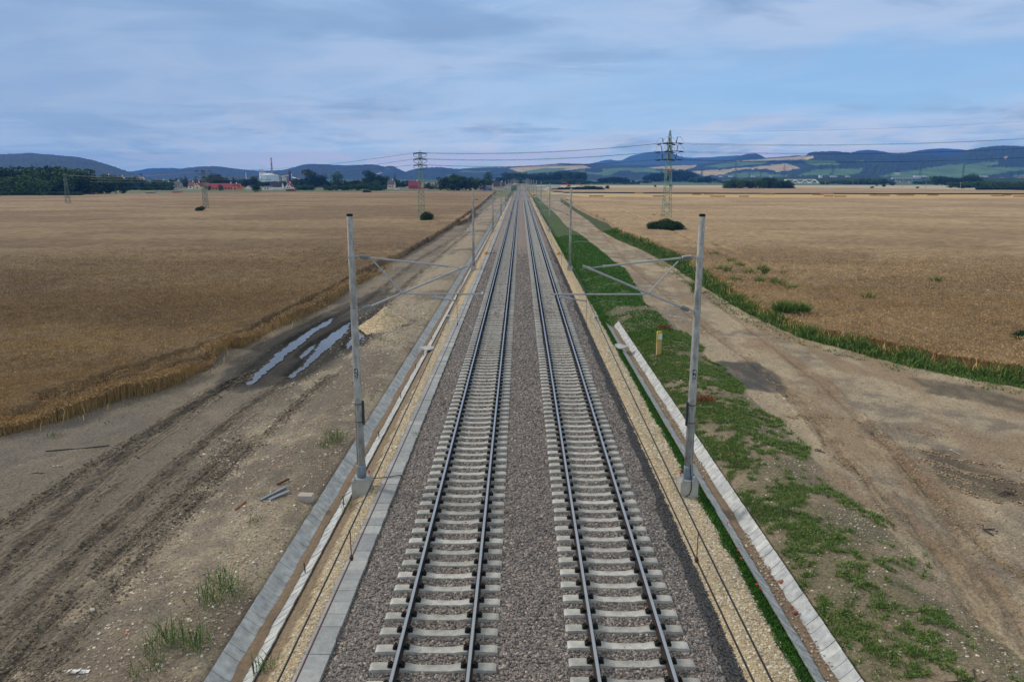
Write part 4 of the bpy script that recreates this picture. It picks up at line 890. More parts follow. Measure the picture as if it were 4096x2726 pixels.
belt(960, 1140, 749, [(960, 715), (1000, 712), (1060, 726), (1140, 720)], ['round', 'dark'], 'village tree in front of the white factory tank', 'trees in front of the factory', 1.0, 15)
belt(440, 700, 761, [(440, 746), (700, 743)], ['bush', 'bushdk'], 'low garden bush below the church and farmhouse', 'garden bushes near the church', 1.6, 18)
belt(700, 1140, 746, [(700, 731), (830, 726), (960, 724), (1140, 730)], ['bush', 'round', 'bushdk'], 'lower garden tree behind the houses around the long red roof', 'garden trees around the red roofed building', 1.5, 15)
belt(1180, 1640, 748, [(1180, 730), (1300, 732), (1450, 728), (1640, 732)], ['bush', 'round', 'bushdk'], 'low garden tree between the white gabled house and the red house', 'garden trees in the middle village', 1.5, 14)
belt(1192, 1250, 761, [(1192, 738), (1250, 734)], ['round', 'bush'], 'rounded garden tree in front of the grove right of the white gabled house', 'front trees right of the white house', 1.1, 15)
belt(1302, 1540, 762, [(1302, 738), (1400, 734), (1460, 730), (1540, 738)], ['round', 'bush', 'round'], 'rounded green tree along the field side of the middle village', 'front trees of the middle village', 1.15, 17)
tree(1022, 768, 735, 'dark', 'round dark bush at the field edge right of the small red roofed garage', None, 1.5, name='bush')
tree(884, 763, 738, 'round', 'small green tree in front of the right end of the orange walls', None, 1.0)
tree(838, 762, 742, 'round', 'small tree before the left part of the long red roof', None, 1.0)
belt(1180, 1300, 750, [(1180, 712), (1230, 705), (1300, 715)], ['round', 'dark'], 'tree of the grove right of the white gabled house', 'trees right of the white house', 1.0, 13)
for x, top, kd, lab in ((1245, 676, 'dark', 'tall dark tree right of the factory against the blue hill'), (1291, 692, 'dark', 'second tall dark tree right of the factory'), (1350, 690, 'round', 'broad tall tree in the middle of the left village'), (1484, 680, 'dark', 'tallest dark tree left of the grey house'), (1580, 698, 'cone', 'dark fir right of the grey house')):
    tree(x, 752, top, kd, lab, None, .95 if kd != 'cone' else 1.2)
belt(1300, 1560, 752, [(1300, 722), (1360, 722), (1430, 718), (1470, 706), (1540, 700), (1560, 712)], ['round', 'dark', 'tall'], 'village tree left of the grey house', 'trees left of the grey house', 1.0, 13)
belt(1590, 1640, 750, [(1590, 715), (1640, 722)], ['dark'], 'dark tree between the grey house and the red house', 'trees by the red house', 1.0, 18)
tree(1504, 763, 722, 'round', 'light green orchard tree in front of the village left of the grey house', None, 1.2)
tree(1462, 774, 757, 'bushdk', 'flat dark hedge bush standing alone at the edge of the left field', None, 1.9)
tree(1540, 757, 737, 'round', 'small light orchard tree directly left of the grey house', None, 1.2)
belt(1700, 1760, 757, [(1700, 728), (1760, 722)], ['cone', 'dark'], 'small dark tree right of the red house', 'trees right of the red house', 1.1, 14)
belt(1775, 1925, 764, [(1775, 708), (1800, 703), (1840, 694), (1880, 704), (1925, 716)], ['dark', 'round'], 'big round dark tree of the clump left of the barn', 'trees of the clump left of the barn', 1.15, 22)
tree(1955, 745, 690, 'tall', 'tall loose pale tree behind the barn', None, 1.6)
belt(1930, 2000, 752, [(1930, 712), (2000, 726)], ['dark', 'round'], 'tree behind the barn beside the railway', 'trees behind the barn', 1.1, 20)
# bushes in the fields
tree(2662, 934, 864, 'fine', 'wide dark bush around the foot of the tallest pylon', None, 1.2)
for dx in (-42, 42): tree(2662 + dx, 932, 876, 'fine', 'side part of the dark thicket at the foot of the tallest pylon, %s lobe' % ('left' if dx < 0 else 'right'), None, 1.25)
tree(1706, 892, 838, 'fine', 'dark green bush at the foot of the left pylon nearest the tracks', None, .95)
tree(804, 852, 820, 'bushdk', 'small dark bush at the foot of the slim pylon', None, 1.0)
tree(4085, 1385, 1305, 'fine', 'dark bush in the wheat at the right edge of the photograph', None, 1.1)
# hedge and woods beyond on the right
belt(2212, 2420, 762, [(2212, 749), (2300, 745), (2340, 742), (2380, 740), (2420, 752)], ['bushdk', 'dark'], 'dark bush of the long hedge right of the white containers', 'bushes of the long hedge', 1.5, 11)
tree(2430, 758, 739, 'dark', 'single round dark bush at the right end of the long hedge', None, 1.1, name='bush')
belt(2400, 2515, 735, [(2400, 710), (2440, 706), (2490, 707), (2515, 714)], ['dark'], 'dark tree of the clump beyond the hedge', 'trees of the clump beyond the hedge', 1.3, 14)
tree(2531, 734, 717, 'dark', 'small round tree right of the clump beyond the hedge', None, 1.2)
belt(2025, 2150, 733, [(2025, 690), (2090, 690), (2150, 697)], ['tall', 'dark'], 'tall poplar of the left part of the grove behind the station', 'left poplars behind the station', 1.5, 9)
belt(2000, 2120, 736, [(2000, 708), (2120, 706)], ['round', 'dark'], 'bushy tree in front of the left poplars behind the station', 'bushy trees before the left poplars', 1.5, 13)
belt(2165, 2340, 733, [(2165, 692), (2200, 690), (2290, 686), (2340, 690)], ['tall', 'tall', 'dark'], 'tall poplar of the right part of the grove behind the station', 'right poplars behind the station', 1.5, 9)
belt(2120, 2560, 737, [(2120, 722), (2300, 712), (2400, 728), (2560, 726)], ['bush', 'round'], 'low tree along the far side of the pale field', 'low trees beyond the pale field', 1.6, 12)
belt(2585, 2785, 728, [(2585, 695), (2640, 688), (2700, 679), (2760, 683), (2785, 696)], ['tall', 'dark', 'dark'], 'tree of the square wood behind the tallest pylon', 'trees of the square wood', 1.3, 9)
belt(2780, 2900, 731, [(2780, 705), (2830, 702), (2900, 722)], ['dark', 'bush'], 'low tree right of the square wood', 'low trees right of the square wood', 1.4, 13)
belt(2560, 2600, 733, [(2560, 722), (2600, 720)], ['bush'], 'bush left of the square wood', 'bushes left of the square wood', 1.5, 12)
belt(2908, 3170, 757, [(2908, 728), (2950, 710), (2975, 722), (3010, 722), (3050, 705), (3085, 706), (3110, 722), (3150, 716), (3172, 730)], ['dark', 'round', 'dark'], 'dark tree of the thicket at the left end of the truss bridge', 'trees of the thicket by the truss bridge', 1.4, 17)
tree(2620, 749, 739, 'dark', 'tiny round bush in the pale field left of the tallest pylon', None, 1.2, name='bush'); tree(2684, 748, 736, 'dark', 'tiny round bush seen just right of the tallest pylon', None, 1.3, name='bush')
belt(2880, 3110, 733, [(2880, 719), (3000, 718), (3110, 722)], ['bush'], 'low bush along the foot of the far road bank', 'bushes along the far road bank', 1.9, 17)
belt(3290, 3560, 738, [(3290, 724), (3400, 716), (3480, 708), (3540, 712), (3560, 722)], ['bush', 'round'], 'green bush left of the concrete overpass', 'bushes left of the overpass', 1.7, 16)
belt(3660, 3740, 737, [(3660, 722), (3740, 718)], ['round', 'bush'], 'bush right of the concrete overpass', 'bushes right of the overpass', 1.5, 13)
belt(3735, 3930, 742, [(3735, 700), (3760, 698), (3790, 708), (3830, 712), (3860, 700), (3890, 690), (3910, 705), (3930, 722)], ['round', 'dark'], 'tree of the clump right of the overpass', 'trees of the clump right of the overpass', 1.25, 15)
belt(3800, 4160, 752, [(3800, 728), (3900, 722), (4000, 722), (4096, 724), (4160, 724)], ['bush', 'round'], 'silvery green bush in front of the road at the far right', 'bushes at the far right road', 1.5, 15)
belt(3915, 4170, 763, [(3915, 744), (3960, 740), (4170, 742)], ['bushdk'], 'dark bush of the lowest row at the far right field edge', 'bushes at the far right field edge', 1.5, 14)
for x, b_, t_, lab in ((3488, 754, 744, 'small dark bush alone in the far right field left of the overpass'), (3671, 753, 745, 'small dark bush alone in the far right field below the overpass'), (3535, 747, 736, 'dark low bush before the left overpass abutment'), (3571, 742, 727, 'round bush directly before the left overpass abutment'), (3505, 744, 738, 'low flat bush left of the overpass in the green strip'), (3853, 754, 742, 'small bush at the left end of the grassy mound')):
    tree(x, b_, t_, 'bushdk', lab, None, 1.3)

# ---------------------------------------------------------------- village buildings
def roofc(n, r, g, b): return mat(n, C(r, g, b), .85, var=tuple(c * .8 for c in C(r, g, b)), scale=1.2)
RF = dict(red=roofc('red roof', 124, 48, 52), brown=roofc('brown roof', 110, 76, 66), grey=roofc('grey roof', 84, 80, 84), dark=roofc('dark roof', 60, 54, 60), maroon=roofc('maroon roof', 118, 54, 60))
WL = dict(white=mat('white render', C(196, 194, 190), .9), orange=mat('orange render', C(176, 118, 78), .9), coral=mat('coral render', C(158, 78, 70), .9), cream=mat('cream render', C(190, 174, 150), .9), grey=mat('grey render', C(140, 132, 124), .9), brown=mat('brown boards', C(110, 80, 60), .9))
M['pane'] = mat('dark window glass', (0.015, 0.018, 0.022), .15, spec=.6)
def house(x0, x1, by, wall_y, ridge_y, roof, wall, lab, gable=False, name='house', nwin=2, chimney=True, depth=8, z=GZ, shed=False, cat='house'):
    a, c = at(x0, by, z), at(x1, by, z); cx, cy_ = (a[0] + c[0]) / 2, (a[1] + c[1]) / 2; w = math.hypot(c[0] - a[0], c[1] - a[1]); m = mpp((cx, cy_, z)); h = (by - wall_y) * m; hr = (wall_y - ridge_y) * m
    t = empty(name, (cx, cy_ + depth / 2, z), 0, label=lab, cat=cat)
    b = MB(); b.box((0, 0, h / 2), (w, depth, h))
    if gable: b.add([(-w / 2, -depth / 2, h), (w / 2, -depth / 2, h), (0, -depth / 2, h + hr), (-w / 2, depth / 2, h), (w / 2, depth / 2, h), (0, depth / 2, h + hr)], [(0, 1, 2), (5, 4, 3)])
    elif not shed: b.add([(-w / 2, -depth / 2, h), (-w / 2, depth / 2, h), (-w / 2, 0, h + hr), (w / 2, -depth / 2, h), (w / 2, depth / 2, h), (w / 2, 0, h + hr)], [(0, 2, 1), (3, 4, 5)])
    b.build('wall', WL[wall], t)
    b = MB(); e = .35; th = .18
    if shed: b.add([(-w / 2 - e, -depth / 2 - e, h + .1), (w / 2 + e, -depth / 2 - e, h + .1), (w / 2 + e, depth / 2 + e, h + hr), (-w / 2 - e, depth / 2 + e, h + hr)] + [(-w / 2 - e, -depth / 2 - e, h + .1 + th), (w / 2 + e, -depth / 2 - e, h + .1 + th), (w / 2 + e, depth / 2 + e, h + hr + th), (-w / 2 - e, depth / 2 + e, h + hr + th)], [(0, 3, 2, 1), (4, 5, 6, 7), (0, 1, 5, 4), (1, 2, 6, 5), (2, 3, 7, 6), (3, 0, 4, 7)])
    else:
        L_, W_ = (depth / 2 + e, w / 2 + e) if gable else (w / 2 + e, depth / 2 + e); k = e * hr / (W_ - e)
        for s in (-1, 1):
            q = [(s * W_, -L_, h - k + .05), (s * W_, L_, h - k + .05), (0, L_, h + hr + .05), (0, -L_, h + hr + .05)]; q = q + [(x_, y_, z_ + th) for x_, y_, z_ in q]
            if not gable: q = [(y_, x_, z_) for x_, y_, z_ in q]
            b.add(q, [(0, 1, 2, 3), (7, 6, 5, 4), (0, 4, 5, 1), (1, 5, 6, 2), (2, 6, 7, 3), (3, 7, 4, 0)])
    r = b.build('roof', RF[roof] if roof in RF else M[roof], t)
    if chimney: b = MB(); b.box((w * .2 if not gable else .3, 0, h + hr + .4), (.7, .7, 1.8)); b.build('chimney', WL['white'], r)
    for i in range(nwin):
        xw = -w / 2 + w * (i + 1) / (nwin + 1); b = MB(); b.box((xw, -depth / 2 - .02, h * .52), (min(1.2, w / nwin * .4), .06, min(1.3, h * .42))); b.build('window', M['pane'], t)
    if gable and hr > 2: b = MB(); b.box((0, -depth / 2 - .02, h + hr * .35), (1.0, .06, 1.2)); b.build('window', M['pane'], t)
    return t
house(402, 445, 748, 722, 701, 'brown', 'white', 'farmhouse with broad brown roof among trees on the left', nwin=2)
house(478, 492, 745, 716, 706, 'brown', 'white', 'small brown roofed house between the farmhouse and the church', nwin=1)
house(655, 682, 757, 742, 731, 'brown', 'white', 'low white house with brown roof left of the grey roofed house', gable=True, nwin=2)
house(628, 660, 752, 736, 722, 'grey', 'cream', 'grey roofed house behind the low white house on the left', nwin=1)
house(692, 718, 752, 738, 727, 'grey', 'grey', 'grey blue roofed house left of the brown roofed pair', nwin=1)
house(752, 772, 757, 744, 729, 'brown', 'white', 'brown roofed house with dark round-topped doorway, left of the long red roof', nwin=1)
house(776, 802, 757, 745, 731, 'maroon', 'cream', 'maroon roofed house adjoining the left end of the long red roof', nwin=1, gable=True)
house(803, 830, 755, 744, 732, 'brown', 'brown', 'wide brown barn roof directly left of the long red roof', nwin=0, chimney=False)
house(828, 952, 760, 751, 735, 'red', 'orange', 'long building with bright red roof and orange walls', nwin=9, chimney=True, depth=12)
house(928, 953, 761, 748, 736, 'red', 'orange', 'orange gable wing at the right end of the long red roofed building', gable=True, nwin=1, depth=6)
house(982, 1004, 755, 750, 743, 'red', 'white', 'small white garage with red roof left of the round dark bush', gable=True, nwin=0, chimney=False, depth=7)
house(1050, 1082, 759, 750, 746, 'grey', 'white', 'low white shed right of the round dark bush', nwin=2, chimney=False, shed=True, cat='shed', name='shed')
house(1080, 1126, 757, 747, 727, 'dark', 'white', 'house with large dark steep roof behind the low white shed', nwin=0)
house(1142, 1166, 755, 746, 733, 'maroon', 'white', 'white gabled house with three small windows facing the field', gable=True, nwin=2, depth=9)
house(1150, 1186, 749, 738, 723, 'red', 'cream', 'red roofed wing behind the white gabled house', nwin=1, chimney=False)
house(1144, 1172, 765, 758, 756, 'brown', 'brown', 'low brown wooden shed on the grass before the white gabled house', nwin=0, chimney=False, shed=True, name='shed', cat='shed')
house(1255, 1296, 742, 735, 724, 'brown', 'white', 'house with brown roof and white gable hidden in the grove right of the factory', nwin=1)
house(1405, 1432, 742, 734, 724, 'brown', 'grey', 'grey house peeping out between trees in the middle of the village', nwin=1)
house(1550, 1577, 755, 738, 722, 'grey', 'cream', 'cream house with steep grey roof left of the dark fir', nwin=3)
house(1634, 1680, 756, 743, 725, 'maroon', 'coral', 'coral red house with maroon roof behind the pylon nearest the tracks', nwin=5, depth=9)
house(1576, 1593, 757, 752, 750, 'grey', 'white', 'low white garage in front of the dark fir', nwin=0, chimney=False, shed=True, name='shed', cat='shed')
house(1705, 1727, 756, 751, 748, 'grey', 'brown', 'open brown carport right of the red house', nwin=0, chimney=False, shed=True, name='shed', cat='shed')
house(583, 613, 779, 771, 768, 'grey', 'grey', 'low grey hut at the edge of the left field', nwin=0, chimney=False, shed=True, name='hut', cat='hut', depth=4)
house(689, 720, 777, 768, 763, 'grey', 'orange', 'small orange hut with flat grey roof at the edge of the left field', nwin=1, chimney=False, shed=True, name='hut', cat='hut', depth=4)
house(1914, 1934, 764, 746, 733, 'grey', 'grey', 'grey gabled barn beside the railway on the left', gable=True, nwin=1, chimney=False, name='barn', cat='barn')
house(1933, 1968, 764, 757, 743, 'grey', 'brown', 'low brick annex with pale grey roof beside the barn', nwin=0, chimney=False, shed=True, name='barn', cat='barn', depth=9)
house(1972, 2022, 755, 745, 728, 'dark', 'cream', 'station house with dark hipped roof and row of pale windows beside the tracks', nwin=6, depth=10)
house(560, 566, 735, 706, 696, 'dark', 'cream', 'small church tower with pointed dark roof on the left', nwin=1, chimney=False, name='church', cat='church', gable=True, depth=6)
house(548, 566, 736, 712, 706, 'grey', 'cream', 'cream church nave beside its tower', nwin=2, chimney=False, name='church', cat='church', depth=12)
# cloth over a heap by the barn, a parked car
p = at(1948, 766); b = MB(); b.add([(-2, -1, 0), (2, -1, 0), (2.4, 1.5, 0), (-2.2, 1.5, 0), (-1.2, -.4, 1.1), (1.2, -.3, 1.4), (1.5, 1, 1.2), (-1.3, 1, 1.0), (0, .3, 1.8)], [(0, 1, 5, 4), (1, 2, 6, 5), (2, 3, 7, 6), (3, 0, 4, 7), (4, 5, 8), (5, 6, 8), (6, 7, 8), (7, 4, 8)])
tag(b.build('tarpaulin', mat('blue tarpaulin', (0.03, 0.2, 0.65), .6), loc=p), 'bright blue tarpaulin over a heap beside the barn', 'tarpaulin')
def car(p, rz, m, lab, L=4.4, W=1.75, cat='car'):
    t = empty('parked_car', p, rz, label=lab, cat=cat)
    b = MB(); b.box((0, 0, .62), (L, W, .55)); b.build('body', m, t)
    b = MB(); b.box((-.1, 0, 1.15), (L * .55, W * .9, .55), taper=.82); b.build('cabin', M['pane'], t)
    for sx in (-1, 1):
        for sy in (-1, 1): b = MB(); b.bar((sx * L * .32, sy * W * .42, .33), (sx * L * .32, sy * W * .52, .33), .33, 0, 12); b.build('wheel', M['black'], t)
    return t
M['carwhite'] = mat('white car paint', (.7, .7, .7), .3, spec=.5)
car(at(1705, 759), .1, M['carwhite'], 'white car parked on the lane right of the red house')
# ---------------------------------------------------------------- factory
FD = 1750
def fp(x, y): return at_y(x, y, FD)
fm = mpp((-600, FD, 0))
def cyl(name, x, w, ybot, ytop, m, lab, cat, cone=0, n=32, parts=None, dY=0):
    p = at_y(x, ytop, FD + dY); zt = p[2]; h = zt - GZ
    t = empty(name, (p[0], p[1], GZ), label=lab, cat=cat); b = MB(); r = w * fm / 2; b.lathe([(r, 0), (r, h)], n=n); b.build('shell', m, t, False)
    if cone: b = MB(); b.lathe([(r * 1.01, h), (r * .1, h + cone), (.01, h + cone)], n=n); b.build('roof', mat('pale roof sheet', C(170, 176, 178), .7), t)
    return t, r, h
WH = mat('white factory cladding', C(205, 208, 206), .7, var=C(188, 192, 192), scale=.05)
tank, tr, th_ = cyl('storage_tank', 1076, 74, 0, 701, WH, 'huge round white factory tank with lettering and shallow cone roof', 'tank', 5.0, 48)
me = text_mesh('považský cukor', 7.0, mat('dark lettering', (.12, .13, .16), .7), .05)
# the lettering follows the round wall
for v in me.vertices:
    a = (v.co.x - 10) / tr; v.co.x, v.co.y = (tr + .15) * math.sin(a), -(tr + .15) * math.cos(a) + v.co.y * 0
link('lettering', me, tank, (0, 0, th_ - 9.5))
cyl('silo', 1051, 28, 0, 689, WH, 'smaller white silo behind the left side of the huge tank', 'silo', 0, 24, dY=70)
p = at_y(1044, 688, FD + 60); t = empty('vent_row', (p[0], p[1], p[2]), label='row of short red and white striped vents on top of the silo', cat='vents')
for i in range(5):
    for k in range(4): b = MB(); b.box((-4 + i * 2.1, 0, k * 1.4 + .7), (1.1, 1.1, 1.4)); b.build('vent_band', M['red'] if (k + i) % 2 else M['white'], t)
def chimney(x, yt, yb, w0, w1, lab, bands, dY=120):
    p = at_y(x, yt, FD + dY); q = at_y(x, yb, FD + dY); t = empty('factory_chimney', (p[0], p[1], GZ), label=lab, cat='chimney'); H = p[2] - GZ; zb = q[2] - GZ; r0, r1 = w0 * fm / 2, w1 * fm / 2
    ed = [0] + [p_[2] - GZ for p_ in (at_y(x, y, FD + dY) for y in bands)] + [H]; rr = lambda z: r0 + (r1 - r0) * min(1, max(0, (z - zb) / (H - zb))) if z > zb else r0 * (1 + .12 * (zb - z) / 30)
    for i, (a, c) in enumerate(zip(ed[:-1], ed[1:])):
        b = MB(); b.lathe([(rr(a), a), (rr(c), c)], n=20); b.build('shaft' if i == 0 else 'band', WL['grey'] if i == 0 else (M['red'] if i % 2 else M['white']), t)
chimney(1084, 630, 694, 8.5, 5.0, 'tall factory chimney with red and white bands on top', [659, 653, 648, 643, 638, 633])
DKR = mat('dark rusty steelwork', (.10, .07, .075), .8)
p = at_y(1158, 680, FD); t = empty('process_tower', (p[0], p[1], GZ), label='slim dark steel tower with a wide collar at the right end of the factory', cat='tower'); H = p[2] - GZ
b = MB(); lattice(b, H - 4, 4.5, 3.0, 10, .35); b.lathe([(1.2, 0), (1.2, H - 6)], n=8); b.build('frame', DKR, t); b = MB(); b.lathe([(1.5, H - 9), (4.2, H - 7), (4.2, H - 5), (1.2, H - 2), (.4, H + 3)], n=12); b.build('collar', DKR, t)
cyl('silo', 1164, 6, 0, 691, WH, 'thin white silo right of the slim dark steel tower', 'silo', 1.5, 14, dY=10)
for i, (x0, x1, yt, m_, lab) in enumerate(((1113, 1122, 701, 'white', 'small white factory block beside the huge tank'), (1120, 1130, 706, 'cream', 'cream low factory block left of the slanted white hall'), (1127, 1138, 702, 'white', 'slanted white factory hall'), (1139, 1152, 699, 'cream', 'taller cream factory block left of the steel tower'), (1150, 1158, 707, 'grey', 'grey factory block at the foot of the steel tower'))):
    a = at_y(x0, yt, FD + 20); c = at_y(x1, yt, FD + 20); t = empty('factory_hall', ((a[0] + c[0]) / 2, FD + 20, GZ), label=lab, cat='factory hall'); w = c[0] - a[0]; h = a[2] - GZ
    b = MB(); b.box((0, 0, h / 2), (w, 14, h)); b.build('wall', WL[m_], t); b = MB(); b.add([(-w / 2 - .3, -7.3, h), (w / 2 + .3, -7.3, h + 1.5 * (i % 2)), (w / 2 + .3, 7.3, h + 1.5 * (i % 2)), (-w / 2 - .3, 7.3, h), (-w / 2 - .3, -7.3, h + .6), (w / 2 + .3, -7.3, h + .6 + 1.5 * (i % 2)), (w / 2 + .3, 7.3, h + .6 + 1.5 * (i % 2)), (-w / 2 - .3, 7.3, h + .6)], [(0, 3, 2, 1), (4, 5, 6, 7), (0, 1, 5, 4), (1, 2, 6, 5), (2, 3, 7, 6), (3, 0, 4, 7)]); b.build('roof', RF['grey'], t)
    for k in range(3): b = MB(); b.box((-w * .3 + w * .3 * k, -7.05, h * .7), (w * .12, .1, 1.6)); b.build('window', M['pane'], t)
a, c = at_y(1166, 708, FD), at_y(1204, 719, FD - 60); b = MB(); b.bar(a, c, 1.2, 0, 4); 
for f in (.3, .75): q = Vector(a).lerp(Vector(c), f); b.bar(q, (q.x, q.y, GZ), .5, 0, 4)
tag(b.build('conveyor', WL['white']), 'sloping white conveyor bridge at the right end of the factory', 'conveyor')
b = MB(); q = at_y(983, 690, 1500); b.bar((q[0], q[1], GZ), q, .9, 0, 8, .5); tag(b.build('mast', WL['white']), 'thin white mast left of the huge factory tank', 'mast')
# ---------------------------------------------------------------- hills
M['hill'] = mat('wooded and farmed hillside', (1, 1, 1), 0.95, attr='cover', scale=.02, var=.6, detail=8)
FOREST, GREEN, TAN, HEDGE = C(36, 52, 36), C(84, 112, 62), C(176, 158, 116), C(34, 48, 34)
PATCH = [
    (TAN, [(2030, 674), (2100, 666), (2220, 660), (2330, 662), (2365, 672), (2300, 678), (2150, 688), (2080, 690)]), (GREEN, [(2040, 692), (2090, 686), (2170, 673), (2270, 673), (2220, 688), (2120, 694)]),
    (GREEN, [(2300, 682), (2480, 672), (2620, 672), (2620, 688), (2540, 692), (2420, 702), (2345, 694)]), (HEDGE, [(2338, 678), (2345, 672), (2405, 675), (2412, 688), (2380, 692), (2340, 688)]), (HEDGE, [(2440, 700), (2480, 684), (2510, 682), (2540, 690), (2620, 690), (2620, 704), (2500, 704)]),
    (TAN, [(2595, 670), (2700, 662), (2790, 661), (2780, 668), (2740, 680), (2620, 674)]), (GREEN, [(2590, 688), (2660, 682), (2740, 680), (2760, 686), (2640, 694)]), (GREEN, [(2500, 680), (2590, 670), (2640, 676), (2560, 686)]),
    (TAN, [(2768, 686), (2880, 678), (2985, 672), (3060, 664), (3140, 655), (3172, 662), (3200, 675), (3160, 682), (3095, 690), (3060, 680), (2980, 676), (2930, 686), (2900, 697), (2820, 706)]),
    (TAN, [(2860, 650), (2960, 644), (3050, 637), (3190, 627), (3250, 626), (3256, 632), (3230, 639), (3150, 640), (3050, 643)]), (GREEN, [(2815, 668), (2880, 655), (3000, 646), (3075, 644), (3060, 656), (2960, 664), (2880, 672)]),
    (GREEN, [(2880, 701), (2960, 692), (3050, 685), (3095, 696), (3150, 700), (3150, 708), (2950, 708)]), (HEDGE, [(2990, 684), (3020, 676), (3060, 676), (3100, 684), (3105, 694), (3050, 690)]), (HEDGE, [(2850, 684), (2990, 664), (3070, 656), (3200, 640), (3250, 650), (3240, 664), (3140, 654), (3060, 662), (2960, 672)]),
    (GREEN, [(3212, 645), (3330, 643), (3352, 652), (3362, 662), (3250, 662), (3225, 652)]), (GREEN, [(3190, 704), (3260, 680), (3340, 676), (3452, 674), (3440, 692), (3400, 700), (3300, 704)]), (GREEN, [(3430, 642), (3455, 644), (3450, 648), (3428, 647)]),
    (GREEN, [(3515, 706), (3580, 690), (3680, 678), (3760, 664), (3880, 655), (3990, 645), (3995, 655), (3940, 670), (4096, 668), (4200, 668), (4200, 676), (4040, 686), (3970, 700), (3900, 710), (3600, 712)]), (TAN, [(4008, 627), (4034, 627), (4022, 637)]),
    (GREEN, [(4050, 704), (4096, 697), (4200, 694), (4200, 708), (4060, 710)]), (TAN, [(1500, 696), (1530, 688), (1528, 694), (1508, 700)]), (GREEN, [(1540, 676), (1556, 674), (1560, 678)]), (GREEN, [(1830, 688), (1860, 682), (1900, 686), (1960, 684), (1958, 690), (1850, 692)]), (GREEN, [(1785, 700), (1810, 698), (1825, 703), (1790, 705)])]
def hill(name, D, prof, foot=720, base_frac=.62, col=FOREST, rough=1.0, patches=True, n=None, seed=0):
    px = np.array([p[0] for p in prof], float); py = np.array([p[1] for p in prof], float)
    n = n or int((px[-1] - px[0]) / 2.2); xs = np.linspace(px[0], px[-1], n); yr = np.interp(xs, px, py)
    yr = np.convolve(np.pad(yr, 6, mode='edge'), np.ones(13) / 13, 'valid')
    nv = 44; V = []; Cc = []; U = np.linspace(0, 1, nv)
    for x, y in zip(xs, yr):
        d = ray(x, y); zr = CZ + d[2] * D / d[1]; dirx = d[0] / d[1]; zr = max(zr, 4)
        for u in U:
            Y = D * (base_frac + (1 - base_frac) * u); z = -3 + (zr + 3) * (math.sin(u * math.pi / 2) ** 1.25 if u > 0 else 0); V.append((dirx * Y, Y, z))
        for k in (1, 2, 3): Y = D * (1 + .04 * k); V.append((dirx * Y, Y, zr * (1 - .45 * k) - 3 * (k == 3)))
    V = np.array(V); m = nv + 3; sx, sy = project(V[:, 0], V[:, 1], V[:, 2])
    c = np.tile(np.array(col), (len(V), 1)) * (.75 + .5 * fbm(V[:, 0] / (D * .02), V[:, 1] / (D * .05), seed + 100))[:, None]; fz = np.ones(len(V))
    if patches:
        for pc, poly in PATCH:
            w = inside(sx + (fbm(sx * .15, sy * .3, 7) - .5) * 4, sy, poly); c[w] = np.array(pc) * .85 * (.85 + .3 * fbm(sx[w] * .02, sy[w] * .4, 9))[:, None]; fz[w] = 1.0 if pc is HEDGE else .0
    # uneven tree canopy on the wooded parts
    V[:, 2] += fz * rough * D * .0015 * (fbm(V[:, 0] / (D * .0024), V[:, 1] / (D * .006), seed) * 2.4 - .8) * (V[:, 2] > 2)
    tag(link(name, mesh_np(name, V, grid_faces(n, m), M['hill'], {'cover': c}, smooth=True)), kind='structure')
hill('hills', 3600, [(-900, 640), (-300, 630), (0, 622), (60, 621), (125, 616), (200, 623), (300, 631), (350, 640), (400, 652), (450, 668), (500, 685), (545, 696), (600, 712)], seed=1, rough=.8)
hill('hills', 8200, [(480, 700), (560, 684), (600, 678), (680, 676), (760, 682), (900, 700)], seed=2, patches=False, n=160)
hill('hills', 5200, [(540, 706), (600, 692), (680, 684), (750, 674), (810, 669), (870, 668), (960, 680), (1050, 687), (1110, 684), (1140, 682), (1180, 671), (1220, 660), (1300, 660), (1360, 664), (1400, 665), (1450, 661), (1510, 662), (1535, 671), (1570, 665), (1600, 682), (1625, 692), (1640, 700), (1700, 712)], seed=3, rough=.7)
hill('hills', 5000, [(1600, 706), (1625, 688), (1680, 675), (1760, 672), (1815, 679), (1860, 678), (1900, 674), (1960, 673), (2040, 672), (2110, 672), (2180, 673), (2300, 690), (2400, 706)], seed=4, rough=.8)
hill('hills', 4600, [(1980, 700), (2020, 684), (2060, 668), (2150, 664), (2200, 660), (2240, 656), (2300, 658), (2400, 660), (2500, 662), (2600, 664), (2700, 660), (2780, 660), (2860, 652), (2960, 644), (3050, 636), (3180, 627), (3245, 626), (3300, 640), (3400, 680)], seed=5, rough=.55)
hill('hills', 8600, [(2330, 664), (2360, 657), (2410, 646), (2438, 639), (2460, 644), (2475, 649), (2520, 628), (2570, 616), (2620, 611), (2680, 611), (2700, 622), (2716, 626), (2740, 634), (2820, 633), (2900, 628), (2960, 624), (3040, 640), (3100, 660)], seed=6, patches=False, rough=.4, col=C(60, 80, 60), n=260)
hill('hills', 5600, [(2870, 662), (2890, 647), (2930, 640), (2960, 627), (2990, 619), (3015, 617), (3040, 622), (3052, 631), (3080, 642), (3160, 660)], seed=7, patches=False, rough=.6, n=140)
hill('hills', 6200, [(3120, 640), (3160, 627), (3190, 623), (3230, 633), (3300, 640), (3380, 622), (3420, 610), (3460, 603), (3510, 606), (3560, 614), (3600, 624), (3640, 620), (3670, 607), (3720, 600), (3770, 602), (3810, 610), (3860, 612), (3950, 640)], seed=8, patches=False, rough=.5, n=240)
hill('hills', 7800, [(3570, 630), (3640, 611), (3700, 602), (3760, 597), (3820, 600), (3870, 604), (3960, 630)], seed=9, patches=False, rough=.4, n=130)
